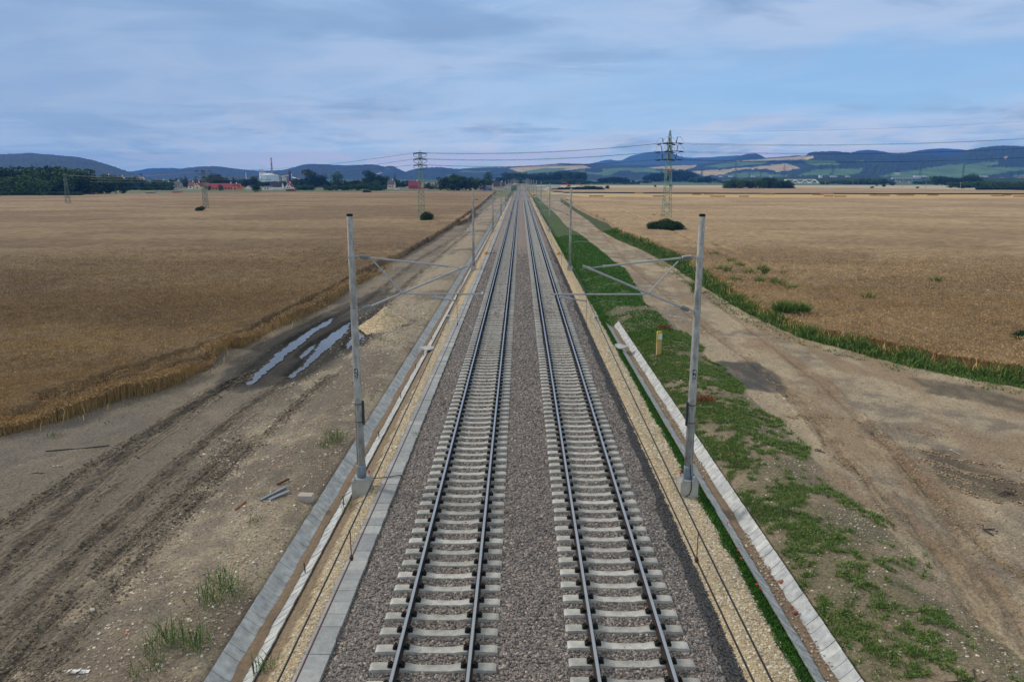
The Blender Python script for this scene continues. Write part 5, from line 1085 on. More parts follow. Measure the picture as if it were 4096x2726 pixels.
hill('hills', 3900, [(3130, 704), (3180, 668), (3215, 640), (3225, 620), (3250, 612), (3330, 610), (3400, 615), (3500, 620), (3600, 618), (3700, 622), (3780, 626), (3830, 618), (3870, 606), (3930, 594), (4000, 588), (4050, 588), (4096, 591), (4300, 606), (4700, 640)], seed=10, rough=.8)

# ---------------------------------------------------------------- road bank, bridges, vehicles far on the right
XB0, XB1 = at_y(2600, 712, 1330)[0], 1500
def bank(x0, x1, Y, zt, w=7, run=14):
    xs = np.arange(x0, x1, 6.0); pr = [(-w / 2 - run, -1.2), (-w / 2 - .6, zt), (-w / 2 + .6, zt + .1), (w / 2 - .6, zt + .1), (w / 2 + .6, zt), (w / 2 + run, -1.2)]; V = []; c = []
    for x in xs:
        e = min(1, (x - x0) / 60, (x1 - x) / 60) if x0 > -2000 else 1
        for dy, z in pr: V.append((x, Y + dy, z * max(e, .05) if z > 0 else z)); c.append(C(54, 70, 42) if abs(dy) > w / 2 else C(110, 108, 104))
    c = np.array(c) * (.7 + .6 * fbm(np.repeat(xs, 6) * .06, np.tile([0, 1, 2, 3, 4, 5], len(xs)) * 1., 5))[:, None]
    tag(link('road_embankment', mesh_np('road_embankment', V, grid_faces(len(xs), 6), M['ground'], {'cover': c}, smooth=False)), kind='structure')
q0, q1 = at_y(3575, 712, 1330), at_y(3672, 712, 1330); zt = q0[2] + .2
bank(at_y(2840, 712, 1330)[0], q0[0] + 4, 1330, zt); bank(q1[0] - 4, 1700, 1330, zt)
t = empty('road_overpass', ((q0[0] + q1[0]) / 2, 1330, GZ), label='pale concrete road overpass on tapered piers at the far right', cat='bridge'); w = q1[0] - q0[0]; h = zt - GZ
b = MB(); b.box((0, 0, h - .6), (w + 6, 8, 1.3)); b.build('deck', M['white'], t); b = MB(); b.box((0, -4.1, h + .5), (w + 6, .15, .9)); b.build('parapet', M['conc'], t)
for x in (-w * .16, w * .2): b = MB(); b.box((x, 0, (h - 1.3) / 2), (2.6, 6.5, h - 1.3)); b.box((x, 0, h - 2), (4.6, 7.4, 1.4)); b.build('pier', M['found'], t)
b = MB(); b.add([(-w * .5, -4, h - 1.2), (-w * .2, -4, -.2), (-w * .5, -4, -.2), (-w * .5, 4, h - 1.2), (-w * .2, 4, -.2), (-w * .5, 4, -.2)], [(0, 2, 1), (3, 4, 5), (0, 1, 4, 3)]); b.build('abutment', M['conc'], t)
# truss railway bridge
pa, pb = at_y(3123, 735, 1260), at_y(3277, 735, 1260); zt2 = at_y(3150, 718, 1260)[2]; zb = pa[2] + .5
t = empty('truss_bridge', ((pa[0] + pb[0]) / 2, 1260, zb), label='pale grey steel truss railway bridge at the right behind the dark thicket', cat='bridge'); L_ = pb[0] - pa[0]; hh = zt2 - zb; mt = mat('pale grey bridge paint', C(196, 196, 190), .6)
N_ = 8; st = L_ / N_
for sy in (-2.4, 2.4):
    b = MB(); X_ = lambda i: -L_ / 2 + st * i
    b.bar((X_(0), sy, .4), (X_(N_), sy, .4), .55, 0, 4); b.bar((X_(1), sy, hh), (X_(N_ - 1), sy, hh), .5, 0, 4); b.bar((X_(0), sy, .4), (X_(1), sy, hh), .5, 0, 4); b.bar((X_(N_), sy, .4), (X_(N_ - 1), sy, hh), .5, 0, 4)
    for i in range(1, N_ - 1): b.bar((X_(i), sy, hh if i % 2 else .4), (X_(i + 1), sy, .4 if i % 2 else hh), .36, 0, 4); b.bar((X_(i), sy, .4), (X_(i), sy, hh), .14, 0, 4)
    b.build('truss', mt, t)
b = MB(); b.box((0, 0, .2), (L_, 4.6, .5)); b.build('deck', mt, t)
for s in (-1, 1): b = MB(); b.box((s * L_ / 2, 0, -(zb - GZ) / 2), (2.4, 6, zb - GZ)); b.build('pier', M['found'], t)
def far_box(x0, x1, yb, yt, Y, lab, nm, cat, m, roof=None, depth=3, win=0, m2=None):
    a, c = at_y(x0, yb, Y), at_y(x1, yt, Y); w, h = c[0] - a[0], c[2] - a[2]; t = empty(nm, ((a[0] + c[0]) / 2, Y, a[2]), label=lab, cat=cat)
    b = MB(); b.box((0, 0, h / 2), (w, depth, h)); b.build('body', m, t); b = MB(); b.box((0, 0, h + .08), (w + .2, depth + .2, .16)); b.build('roof', roof or m, t)
    for i in range(win): b = MB(); b.box((-w / 2 + w * (i + .5) / win, -depth / 2 - .03, h * .58), (w / win * .35, .06, h * .3)); b.build('window', M['pane'], t)
    return t
LG = mat('light grey metal', C(176, 178, 182), .6)
# trucks and cars on the bank
def truck(x, Y, lab, L=14, z=zt):
    p = at_y(x, 712, Y); t = empty('truck', (p[0], Y, z), label=lab, cat='truck'); b = MB(); b.box((-.8, 0, 2.5), (L * .78, 2.5, 2.9)); b.build('trailer', M['carwhite'], t); b = MB(); b.box((L * .44, 0, 1.9), (2.2, 2.4, 2.6)); b.build('cab', M['carwhite'], t)
    for k in (-.35, -.25, .3, .45): b = MB(); b.bar((L * k, -1.25, .55), (L * k, 1.25, .55), .55, 0, 10); b.build('wheel', M['black'], t)
truck(3333, 1330, 'white articulated truck on the far road left of the overpass', 12)
truck(3390, 1330, 'short white truck on the far road left of the overpass', 7)
truck(3663, 1332, 'first white truck right of the billboard on the far road', 8); truck(3681, 1334, 'second white truck right of the billboard on the far road', 7); truck(3697, 1336, 'small third white truck right of the billboard on the far road', 5)
truck(3922, 1330, 'white truck with long trailer beyond the clump at the far right', 13); truck(3940, 1334, 'white truck following the long trailer at the far right', 8)
for x, lab in ((2883, 'tiny white truck on the far road, leftmost of those left of the truss bridge thicket'), (2922, 'low white truck on the far road above the left end of the truss bridge thicket'), (3012, 'white truck on the far road just left of the thicket crown')): truck(x, 1340, lab, 6)
for x0, x1, y0, y1, lab in ((3076, 3090, 709, 702, 'white billboard on posts above the thicket by the truss bridge'), (3579, 3600, 699, 690, 'white two-part billboard standing above the concrete overpass')):
    a, c = at_y(x0, y0, 1345), at_y(x1, y1, 1345); t = empty('billboard', ((a[0] + c[0]) / 2, 1345, GZ), label=lab, cat='billboard'); b = MB(); b.box((0, 0, (a[2] + c[2]) / 2 - GZ), (c[0] - a[0], .4, c[2] - a[2])); b.build('panel', M['white'], t)
    b = MB(); b.box((0, -.22, (a[2] + c[2]) / 2 - GZ), (c[0] - a[0], .05, .35)); b.build('divider', RF['grey'], t)
    for s in (-.35, .35): b = MB(); b.bar((s * (c[0] - a[0]), 0, 0), (s * (c[0] - a[0]), 0, a[2] - GZ), .2); b.build('post', M['pylon_far'], t)
house(3988, 4002, 721, 714, 709, 'grey', 'white', 'white house among the trees at the far right edge', nwin=2, z=at_y(3990, 720, 1500)[2] if False else GZ)if False else None
def hill_house(x0, x1, yb, yw, yt, D, roof, wall, lab):
    a, c = at_y(x0, yb, D), at_y(x1, yb, D); m = (c[0] - a[0]) / (x1 - x0); w = c[0] - a[0]; h = (yb - yw) * m; hr = (yw - yt) * m; t = empty('house', ((a[0] + c[0]) / 2, D, a[2]), label=lab, cat='house'); d = w * .7
    b = MB(); b.box((0, 0, h / 2 - 4), (w, d, h + 8)); b.build('wall', WL[wall], t); b = MB(); b.add([(-w / 2 - .4, -d / 2 - .4, h), (w / 2 + .4, -d / 2 - .4, h), (w / 2 + .4, d / 2 + .4, h), (-w / 2 - .4, d / 2 + .4, h), (-w / 2 - .4, 0, h + hr), (w / 2 + .4, 0, h + hr)], [(0, 1, 5, 4), (2, 3, 4, 5), (0, 4, 3), (1, 2, 5), (3, 2, 1, 0)]); b.build('roof', RF[roof], t)
    for s in (-.25, .25): b = MB(); b.box((s * w, -d / 2 - .05, h * .5), (w * .15, .1, h * .35)); b.build('window', M['pane'], t)
hill_house(3998, 4016, 716, 711, 708, 1900, 'maroon', 'white', 'white house with dull red roof at the far right road, left of the frame edge'); hill_house(4076, 4094, 714, 710, 707, 1900, 'maroon', 'cream', 'house with dull red roof at the extreme right edge'); hill_house(3276, 3288, 704, 700, 697, 2400, 'grey', 'white', 'white farmhouse low on the green slope above the truss bridge'); hill_house(2441, 2448, 674, 672, 670.5, 4200, 'grey', 'white', 'tiny white house on the fields of the central hills')
# far pylons
FP = [(3139, 702, 705, 655, 2600, 'farthest faint pylon above the thicket by the truss bridge'), (2945, 735, 706, 650, 1800, 'grey pylon right of the square wood, left of the thicket'), (2808, 740, 0, 678, 1500, 'faint lattice pylon at the right edge of the square wood'), (2998, 718, 0, 685, 2300, 'small faint pylon left of the white billboard'), (3045, 715, 0, 677, 2300, 'slim pylon just left of the white billboard'), (3086, 716, 0, 678, 2300, 'slim pylon just behind the white billboard'), (3172, 716, 0, 672, 2100, 'pylon behind the middle of the truss bridge'), (3323, 728, 0, 688, 1600, 'short dark pylon by the articulated truck'), (3333, 718, 0, 670, 2100, 'taller pylon behind the articulated truck'), (3501, 738, 0, 660, 1300, 'dark green pylon left of the concrete overpass'), (3562, 716, 0, 668, 2200, 'faint pylon directly above the concrete overpass'), (3687, 716, 0, 637, 1500, 'tallest of the distant pylons, right of the overpass'), (3857, 722, 0, 655, 1500, 'distant pylon rising behind the clump at the far right')]
for x, yb, _, yt, D, lab in FP:
    p = at_y(x, yt, D); H = p[2] - GZ; q = 1.0 * H / 30; t = empty('pylon', (p[0], D, GZ), .5, label=lab, cat='pylon', group='distant pylons'); b = MB(); lattice(b, H, 3.6 * q, .6 * q, 9, .17, dg=False); b.build('tower', M['pylon_far'], t)
    for f, hw in ((.62, 4.2), (.74, 5.2), (.86, 3.8)): b = MB(); b.box((0, 0, H * f), (hw * 2 * q, .5, .5)); b.bar((-hw * q, 0, H * f), (0, 0, H * f + 1.2), .15); b.bar((hw * q, 0, H * f), (0, 0, H * f + 1.2), .15); b.build('crossarm', M['pylon_far'], t)
TP = [(3410, 739, 722), (3432, 739, 722), (3608, 753, 736), (3702, 753, 727), (3840, 757, 729), (3300, 742, 725), (2598, 735, 718), (2672, 737, 724), (2732, 738, 722), (2850, 737, 720), (2784, 736, 716), (2455, 734, 716), (2300, 734, 720), (2240, 734, 718)]
for i, (x, yb, yt) in enumerate(TP):
    p = at(x, yb); m = mpp(p); t = empty('telegraph_pole', p, label='pale wooden line pole standing in the far strip beyond the right fields', cat='pole', group='line poles beyond the right fields'); b = MB(); b.bar((0, 0, 0), (0, 0, (yb - yt) * m), .22, 0, 7, .14); b.build('pole', mat('grey timber', C(130, 122, 112), .9) if i == 0 else bpy.data.materials['grey timber'], t); b = MB(); b.box((0, 0, (yb - yt) * m - .6), (2.2, .14, .16)); b.build('crossarm', bpy.data.materials['grey timber'], t)
# bales in the yellow stubble
M['straw'] = mat('straw bale', C(160, 124, 86), .95, var=C(136, 102, 70), scale=2, bump=.4, bscale=8)
BL = [(2560, 774.5), (2635, 787), (2690, 774.5), (2790, 780), (2835, 779), (2865, 788), (2980, 788), (3270, 781), (3305, 778), (3318, 787), (3360, 788), (3068, 779), (3500, 783.5), (3534, 784), (3608, 783.5), (3642, 783.5), (3730, 783), (3985, 785), (4028, 783), (4075, 788), (2380, 787)]
for i, (x, y) in enumerate(BL):
    p = at(x, y); t = empty('bale_row', p, label='long low reddish straw bale row in the yellow stubble strip', cat='straw bales', group='straw bale rows in the yellow strip')
    for k in range(4 + i % 3): b = MB(); b.box((k * 1.35 - 2.7, random.uniform(-.1, .1), .45), (1.28, 1.0, .6)); b.build('bale', M['straw'], t)
# containers, excavators, wagon and platform hut by the station
far_box(2166, 2184, 755, 744.5, 560, 'small white site container with round openings left of the long white ones', 'container', 'container', M['white'], LG, 3, 3)
far_box(2176, 2242, 750, 742, 610, 'long white row of site containers right of the masts', 'container', 'container', M['white'], LG, 4, 9); far_box(2198, 2230, 754, 745.5, 575, 'white container in front of the long container row', 'container', 'container', M['white'], LG, 3, 3)
far_box(2100, 2164, 753.5, 745.5, 640, 'low white station wall behind the right row of masts', 'station_building', 'building', M['white'], LG, 4, 10); far_box(2019, 2052, 753.5, 745.5, 640, 'low white station wall behind the left row of masts', 'station_building', 'building', M['white'], LG, 4, 6)
far_box(2320, 2332, 745, 742, 640, 'small white van beyond the long hedge', 'parked_van', 'van', M['carwhite'], None, 2, 2)
def excavator(x, yb, Y, m, lab, flip=1, s=1.0):
    p = at_y(x, yb, Y); t = empty('excavator', p, label=lab, cat='excavator'); t.scale = (s * flip, s, s)
    for sy in (-1, 1): b = MB(); b.box((0, sy * 1.1, .45), (3.8, .5, .9), taper=.92); b.build('crawler_track', M['black'], t)
    b = MB(); b.box((.4, 0, 1.6), (3.2, 2.4, 1.3)); b.build('body', m, t); b = MB(); b.box((-.5, -.6, 2.6), (1.4, 1.1, 1.5), taper=.85); b.build('cab', M['pane'], t)
    b = MB(); b.path([(-1, 0, 2), (-3.4, 0, 4.6), (-6.4, 0, 4.2)], .28, n=5); b.path([(-6.4, 0, 4.2), (-8.2, 0, 4.0)], .2, n=5); b.build('boom', m, t); b = MB(); b.box((-8.6, 0, 3.7), (1.0, 1.1, .9)); b.build('bucket', M['rust'], t)
excavator(2275, 746, 640, M['red'] if False else mat('orange red machine paint', C(170, 84, 60), .5), 'orange red excavator behind the left end of the hedge', 1, .8)
excavator(2325, 745, 640, M['orange'], 'yellow excavator behind the middle of the hedge', 1, .55)
p = at_y(2056, 768, 400); t = empty('hopper_wagon', p, label='dark green work wagon on the siding left of the left track far away', cat='wagon'); gm = mat('green wagon paint', C(64, 104, 92), .6)
b = MB(); b.add([(-1.4, -6, 1.0), (1.4, -6, 1.0), (1.4, 6, 1.0), (-1.4, 6, 1.0), (-1.6, -6.6, 3.4), (1.6, -6.6, 3.4), (1.6, 6.6, 3.4), (-1.6, 6.6, 3.4)], [(3, 2, 1, 0), (4, 5, 6, 7), (0, 1, 5, 4), (1, 2, 6, 5), (2, 3, 7, 6), (3, 0, 4, 7)]); b.build('body', gm, t)
for s in (-4.5, 4.5):
    for q in (-1, 1):
        b = MB(); b.bar((q * .8, s, .46), (q * .7, s, .46), .46, 0, 14); b.build('wheel', M['rust'], t)
t2 = tag(bpy.data.objects.new('work_train', None), 'orange and grey works train standing left of the tracks at their far end', 'works train'); COL.objects.link(t2); t2.location = at_y(2063, 752, 560)
for k in range(3): b = MB(); b.box((-.4 * k, k * 13, 1.9), (2.6, 12, 2.4)); b.build('car_body', M['orange'] if k == 0 else LG, t2)

# ---------------------------------------------------------------- grass, weeds, verge
def cl(n, x0, x1, y0, y1, fn): x, y = scat(n, x0, x1, y0, y1); k = fn(x, y); return x[k], y[k]
def veg(name, parts, m):
    Vs, Fs, Ts, off = [], [], [], 0
    for x, y, h, w, lean, tb in parts:
        n = len(x); P = np.stack([x, y, ground_z(x, y) - .02], 1); tt = np.clip(tb + (rng.random(n) - .5) * .5, 0, 1)
        v, f, t, hh = blades(P, h, w, lean, tt); Vs.append(v); Fs.append(f + off); Ts.append(t); off += len(v)
    return tag(link(name, mesh_np(name, np.concatenate(Vs), np.concatenate(Fs), m, {'tint': np.concatenate(Ts)})), kind='stuff')
def U_(n, a, b): return a + (b - a) * rng.random(n)
x1, y1 = cl(52000, 5.7, 6.42, 8.5, 54, lambda x, y: x > 5.80 + (fbm(x * 1.3, y * 1.3, 4) - .5) * .25)
x2, y2 = cl(120000, 5.8, 16, 46, 135, lambda x, y: inside(x, y, GREEN_R) & ((x > 7.4) | (y > 53.8) | (x < 6.3)) & (rng.random(len(x)) < 1.1 - y / 200) & (fbm(x * .5, y * .35, 31) * .7 + fbm(x * 3, y * 3, 36) * .3 > .36 + .06 * (y < 75)))
veg('grass', [(x1, y1, U_(len(x1), .05, .13), U_(len(x1), .01, .02), .9, .12), (x2, y2, U_(len(x2), .08, .22), U_(len(x2), .03, .06), 1.0, .35)], M['grass'])
pat = lambda x, y, s: fbm(x * .9, y * .7, s) * .5 + fbm(x * 4.5, y * 4.5, s + 1) * .5
x1, y1 = cl(420000, 7.32, 11.4, 9, 50, lambda x, y: (pat(x, y, 90) > .60 - .0032 * y - .14 * np.exp(-((x - 7.7 - .5 * np.sin(y)) / .5) ** 2)) & (x < 10.6 + .6 * np.sin(y * .7) + .02 * y) & (rng.random(len(x)) < .25 + 1.2 * fbm(x * 6, y * 6, 94) ** 2))
x2, y2 = cl(14000, 8, 26, 12, 75, lambda x, y: (pat(x, y, 96) > .66) & inside(x, y, ROAD_R) | (pat(x, y, 97) > .74))
x3, y3 = cl(14000, -12, -6.9, 8, 60, lambda x, y: pat(x, y, 98) > .70)
veg('weeds', [(x1, y1, U_(len(x1), .03, .16), U_(len(x1), .012, .028), 1.4, .5), (x2, y2, U_(len(x2), .04, .12), U_(len(x2), .03, .05), 1.2, .5), (x3, y3, U_(len(x3), .05, .15), U_(len(x3), .02, .04), 1.2, .6)], M['weed'])
bx0, by0, bx1, by1 = VERGE[:, 0].min(), VERGE[:, 1].min(), VERGE[:, 0].max(), VERGE[:, 1].max()
x1, y1 = cl(330000, bx0, min(bx1, 75), by0, 150, lambda x, y: inside(x, y, VERGE) & (pat(x, y, 99) > .30))
d = dist_line(x1, y1, WHEAT_R); hh_ = np.clip(.8 - .30 * d, .08, .85) * (.25 + 1.5 * sm(pat(x1, y1, 101), .3, .75) * (.5 + rng.random(len(d)) * .7))
x2, y2 = cl(30000, bx0, min(bx1, 75), by0, 150, lambda x, y: (dist_line(x, y, WHEAT_R) < .9))
x4, y4 = cl(60000, bx0, min(bx1, 70), by0, 100, lambda x, y: (dist_line(x, y, VERGE) < 1.6) & inside(x, y, ROAD_R) & (pat(x, y, 102) > .55))
veg('verge_plants', [(x1, y1, hh_, U_(len(x1), .04, .09) * np.clip(y1 / 55, .6, 2), .7, .45), (x4, y4, U_(len(x4), .05, .16), U_(len(x4), .03, .06), 1.2, .3)], M['weed'])
x5, y5 = cl(26000, bx0, min(bx1, 75), by0, 140, lambda x, y: (dist_line(x, y, WHEAT_R) < .8) & (pat(x, y, 103) > .42))
M['drygrass'] = mat('dry grass', (1, 1, 1), .9, attr='tint', ramp=[C(168, 136, 86), C(186, 158, 108), C(140, 108, 68)], scale=0)
x6, y6 = cl(30000, -60, -3, 15, 90, lambda x, y: (dist_line(x, y, WHEAT_L) < .9) & (pat(x, y, 104) > .52))
veg('dry_grass', [(x5, y5, U_(len(x5), .5, .95), U_(len(x5), .02, .045), .5, .5), (x6, y6, U_(len(x6), .2, .7), U_(len(x6), .015, .035), .9, .5)], M['drygrass'])
x7, y7 = cl(26000, -40, -5, 22, 120, lambda x, y: (dist_line(x, y, WHEAT_L) < 2.2) & ~inside(x, y, WHEAT_L) & (pat(x, y, 105) > .60))
veg('field_edge_grass', [(x7, y7, U_(len(x7), .04, .14), U_(len(x7), .03, .06), 1.2, .5)], M['grass'])
# individual plants
def clump(name, p, n, h, r, w, m, lab, cat, group=None, lean=.55, tb=.4, sz=1.0):
    a, q = rng.random(n) * 6.28, r * rng.random(n) ** .7; P = np.stack([np.cos(a) * q, np.sin(a) * q, np.zeros(n)], 1); v, f, t, _ = blades(P, U_(n, .5 * h, h), U_(n, w * .6, w * 1.2), lean, np.clip(tb + (rng.random(n) - .5) * .6, 0, 1))
    return tag(link(name, mesh_np(name, v, f, m, {'tint': t}), loc=(p[0], p[1], zg(p[0], p[1]) - .02)), label=lab, cat=cat, group=group)
for (x, y, h, r, n, lab) in ((1345, 1770, .7, .35, 150, 'reed clump on the gravel bank left of the mast numbered 45'), (1305, 1795, .45, .18, 60, 'smaller reed tuft beside the clump left of the mast numbered 45'), (888, 2400, .95, .42, 210, 'tall reed clump on the bank above the two near the bottom edge'), (868, 2330, .6, .3, 70, 'thin reed tuft just above the tall clump on the bank'),
                         (680, 2590, .85, .40, 170, 'dense reed clump near the bottom edge on the left bank'), (790, 2585, .7, .3, 120, 'reed clump right of the dense one near the bottom edge'), (585, 2690, .5, .25, 70, 'low reed tuft at the bottom edge left of the other clumps'), (1022, 2100, .45, .2, 30, 'sparse reed stems on the bank below the metal strips'),
                         (1665, 1770, .75, .14, 26, 'single reed plant growing from the sand beside the gutter above the mast base'), (1060, 2675, .6, .22, 60, 'reed tuft overhanging the gutter at the bottom edge'), (1395, 2035, .6, .16, 40, 'reed tuft in the sand right at the mast 45 foundation'), (1530, 1360, .35, .25, 60, 'green tuft on the gravel bank beside the gravel heap'),
                         (1240, 1990, .3, .15, 30, 'small green weed on gravel between the metal strips and the mast numbered 45'), (205, 1718, .35, .25, 60, 'small green plant in front of the wheat edge at the left')):
    clump('reed_clump', at(x, y, -.7), int(n * .62), h * .92, r * 1.35, .017, M['weed'], lab, 'reeds', None, .75, .28)
for (x, y, s, lab) in ((3200, 1255, 2.2, 'light green shrub standing in the wheat beside the verge'), (3130, 1260, 2.6, 'bright green bushy weed at the widest part of the verge')):
    p = at(x, y + 25); clump('shrub', p, 800, s * .72, s * .15, .07, M['weed'], lab, 'shrub', None, .55, .5)
for (x, y) in ((2925, 1040), (2960, 1055), (3000, 1085), (3045, 1065), (3065, 1075), (3100, 1120), (3115, 1128), (2910, 1075), (2860, 1012), (2880, 1068), (3165, 1145), (3475, 1180), (2935, 1112), (3040, 1115), (2615, 860), (2650, 862), (3745, 1115), (2780, 1135)):
    p = at(x, y, -.2); q = tag(link('green_weed', (clump('green_weed', p, 110, 1.35, .32, .09, M['weed'], None, None, None, .7, .75)).data, loc=(p[0], p[1], -1.0)), 'green weed sticking out of the ripe wheat in the right field', 'weed', 'green weeds in the right wheat field')
for o in [o for o in COL.objects if o.name.startswith('green_weed') and 'label' not in o]: bpy.data.objects.remove(o)
for x, y, lab in ((2655, 1323, 'brown withered plant beside the yellow marker post'), (2820, 1615, 'rust brown dry grass tuft right of the mast numbered 46')): clump('withered_plant', at(x, y, -.7), 220, .35, .6, .04, M['dry'], lab, 'dead plant', None, 1.2, .4)
# poppies
for x, y, lab in ((2910, 2057, 'topmost red poppy at the gutter edge'), (2949, 2200, 'upper red poppy of the pair halfway along the green strip'), (2960, 2237, 'lower red poppy of the pair halfway along the green strip'), (3023, 2338, 'left red poppy of the lower pair on the green strip'), (3040, 2350, 'right red poppy of the lower pair on the green strip'), (2663, 1705, 'single red poppy on the green strip left of the mast numbered 46'), (2911, 1823, 'red poppy among the weeds on the bank right of the gutter')):
    p = at(x, y, -.6); t = empty('poppy', (p[0], p[1], zg(p[0], p[1])), label=lab, cat='poppy'); b = MB(); b.bar((0, 0, 0), (.02, 0, .17), .005); b.build('stem', M['weed'], t); b = MB(); b.lathe([(.006, 0), (.028, .012), (.038, .03), (.028, .028), (.008, .01)], (.02, 0, .165), 9); b.build('petals', M['red'], t)

# ---------------------------------------------------------------- odds and ends on the ground
def gpt(x, y, z=-.9): p = at(x, y, z); return at(x, y, zg(p[0], p[1]))
# gravel heap beside the muddy lane
p = gpt(1545, 1300); n = 46; rr = np.linspace(0, 1, 26); an = np.linspace(0, 2 * np.pi, 60, endpoint=False); A_, R_ = np.meshgrid(an, rr)
hx, hy = np.cos(A_) * R_ * 1.9 * (1 + .15 * np.sin(3 * A_)), np.sin(A_) * R_ * 2.5; hz = 1.4 * (1 - R_) ** 1.1 * (1 + .25 * (fbm(hx * 1.4 + 9, hy * 1.4, 110) - .5)) - .04
V = np.stack([hx, hy, hz], -1).reshape(-1, 3); i = np.arange(26 * 60).reshape(26, 60); Fq = np.stack([i[:-1], i[1:], np.roll(i[1:], -1, 1), np.roll(i[:-1], -1, 1)], -1).reshape(-1, 4)[:, ::-1]
hp = empty('gravel_heap', (p[0], p[1], -.95), .1, label='conical heap of cream gravel beside the muddy lane', cat='gravel heap')
link('core', mesh_np('core', V, Fq, M['heap'], {'tint': fbm(V[:, 0] * 6, V[:, 1] * 6, 5)}, smooth=True), hp)
k = rng.integers(0, len(V), 9000); P = V[k] + (rng.random((9000, 3)) - .5) * np.array([.22, .22, .05]); v, f, t = stones(P, .035 * (.5 + rng.random(9000)), .7); tag(link('stone', mesh_np('stone', v, f, M['heap'], {'tint': t}), hp), kind='stuff')
# spilled gravel around it
xg, yg = p[0] + rng.normal(size=1800) * 2.0 + .8, p[1] + rng.normal(size=1800) * 6 + 2; kk = (xg < -6.8) & (xg > -13); xg, yg = xg[kk], yg[kk]; v, f, t = stones(np.stack([xg, yg, ground_z(xg, yg) + .01], 1), .045 * (.4 + rng.random(len(xg))), .6)
tag(link('spilled_gravel', mesh_np('spilled_gravel', v, f, M['cream'], {'tint': t})), kind='stuff')
# concrete block, planks, sheet strips
def slab(name, c, d, rz, m, lab, cat, tilt=0, parent=None, taper=1.0):
    b = MB(); b.box((0, 0, d[2] / 2), d, taper=taper); o = b.build(name, m, loc=c); o.rotation_euler = (tilt, 0, rz); return tag(o, lab, cat)
p = gpt(1225, 2000, -.65); slab('concrete_block', p, (.5, .28, .22), -.05, WL['grey'], 'broken grey concrete block lying beside the left gutter', 'concrete block', .06, taper=.94)
p = gpt(1105, 1975, -.7); slab('metal_strip', (p[0] - .1, p[1], p[2] + .01), (.09, 1.15, .04), -.46, mat('blue grey sheet', C(110, 118, 128), .5, .3), 'long blue grey metal strip lying on the left bank, rusty at its upper end', 'metal strip')
slab('metal_strip', (p[0] + .14, p[1] - .12, p[2] + .01), (.12, .85, .03), -.56, bpy.data.materials['blue grey sheet'], 'shorter grey metal strip beside the long one on the left bank', 'metal strip')
p = gpt(1130, 1935, -.7); slab('rusty_bar', (p[0] + .02, p[1] + .05, p[2] + .05), (.07, .55, .05), -.42, M['rust'], 'short rusty bar leaning at the upper end of the long metal strip', 'bar')
p = gpt(962, 2022, -.7); slab('wooden_batten', p, (.05, .62, .04), -.18, WL['brown'], 'thin wooden batten left of the metal strips', 'batten')
p = gpt(712, 1985, -.7) if False else gpt(320, 1795); b = MB(); b.path([(-1.2, -.3, .02), (-.5, -.15, .04), (.1, .0, .03), (1.0, .35, .03)], .02, n=6); tag(b.build('hose', M['black'], loc=p), 'long black hose or bar lying on the damp ground at the left', 'hose')
for x, y, s, m, lab, nm in ((305, 2690, .42, 'white', 'crumpled white rag at the bottom left', 'rag'), (505, 2537, .12, 'red', 'small red and white wrapper on the lower left bank', 'wrapper'), (1655, 1248, .22, 'red', 'red wrapper near the gravel heap', 'wrapper'), (225, 1866, .3, 'white', 'white scrap near the wheat on the left', 'paper_scrap'), (150, 1893, .4, 'orange', 'orange brown splintered boards on the damp ground at the left', 'splinters')):
    p = gpt(x, y, -.8); b = MB()
    for k in range(5): a = random.uniform(0, 3); b.add([(s * (k * .22 - .5), s * random.uniform(-.12, .0), .02), (s * (k * .22 - .2), s * random.uniform(-.15, 0), .02 + s * random.uniform(0, .2)), (s * (k * .22 - .22), s * random.uniform(.08, .2), .03 + s * random.uniform(0, .15)), (s * (k * .22 - .5), s * random.uniform(.1, .25), .02)], [(0, 1, 2, 3)])
    tag(b.build(nm, WL['brown'] if m == 'orange' else M[m], loc=p), lab, nm.replace('_', ' '))
# tilted square slabs on the gutters
for x, y, z, s, lab in ((1712, 1393, -.62, .82, 'square pale concrete slab lying cornerwise over the left gutter edge'), (2476, 1386, -.68, .92, 'square pale concrete slab lying cornerwise over the right gutter edge')):
    slab('concrete_slab', at(x, y, z), (s, s, .06), R(45), M['conc'], lab, 'concrete slab', .03)
# rusty stakes along the gutters
SK = [(1220, 2275), (1015, 2680), (1375, 2005), (1516, 1740), (1603, 1585), (1663, 1467), (1694, 1415), (1728, 1355), (1700, 1820 - 400)]
for x, y in SK[:8]:
    p = at(x, y, -.74); b = MB(); b.bar((0, 0, -.1), (-.02, .01, .19), .018, 0, 5); tag(b.build('stake', M['rust'], loc=p), 'short rusty stake driven in along the right edge of the left gutter', 'stake', 'rusty stakes beside the left gutter')
# yellow rail-side markers
for x, y, z, lab in ((1944, 1014, -.3, 'small orange yellow box on the trough lids beyond the second left mast'), (2234, 1016, -.45, 'small orange yellow box on the gravel shoulder of the right track')):
    p = at(x, y, z); t = empty('signal_box', p, label=lab, cat='marker'); b = MB(); b.box((0, 0, .08), (.5, .45, .16)); b.box((.05, 0, .22), (.24, .25, .16)); b.build('housing', M['orange'], t); b = MB(); b.path([(.2, 0, .1), (.8, .2, .06), (1.4, .2, .1)], .03); b.build('lead', M['black'], t)
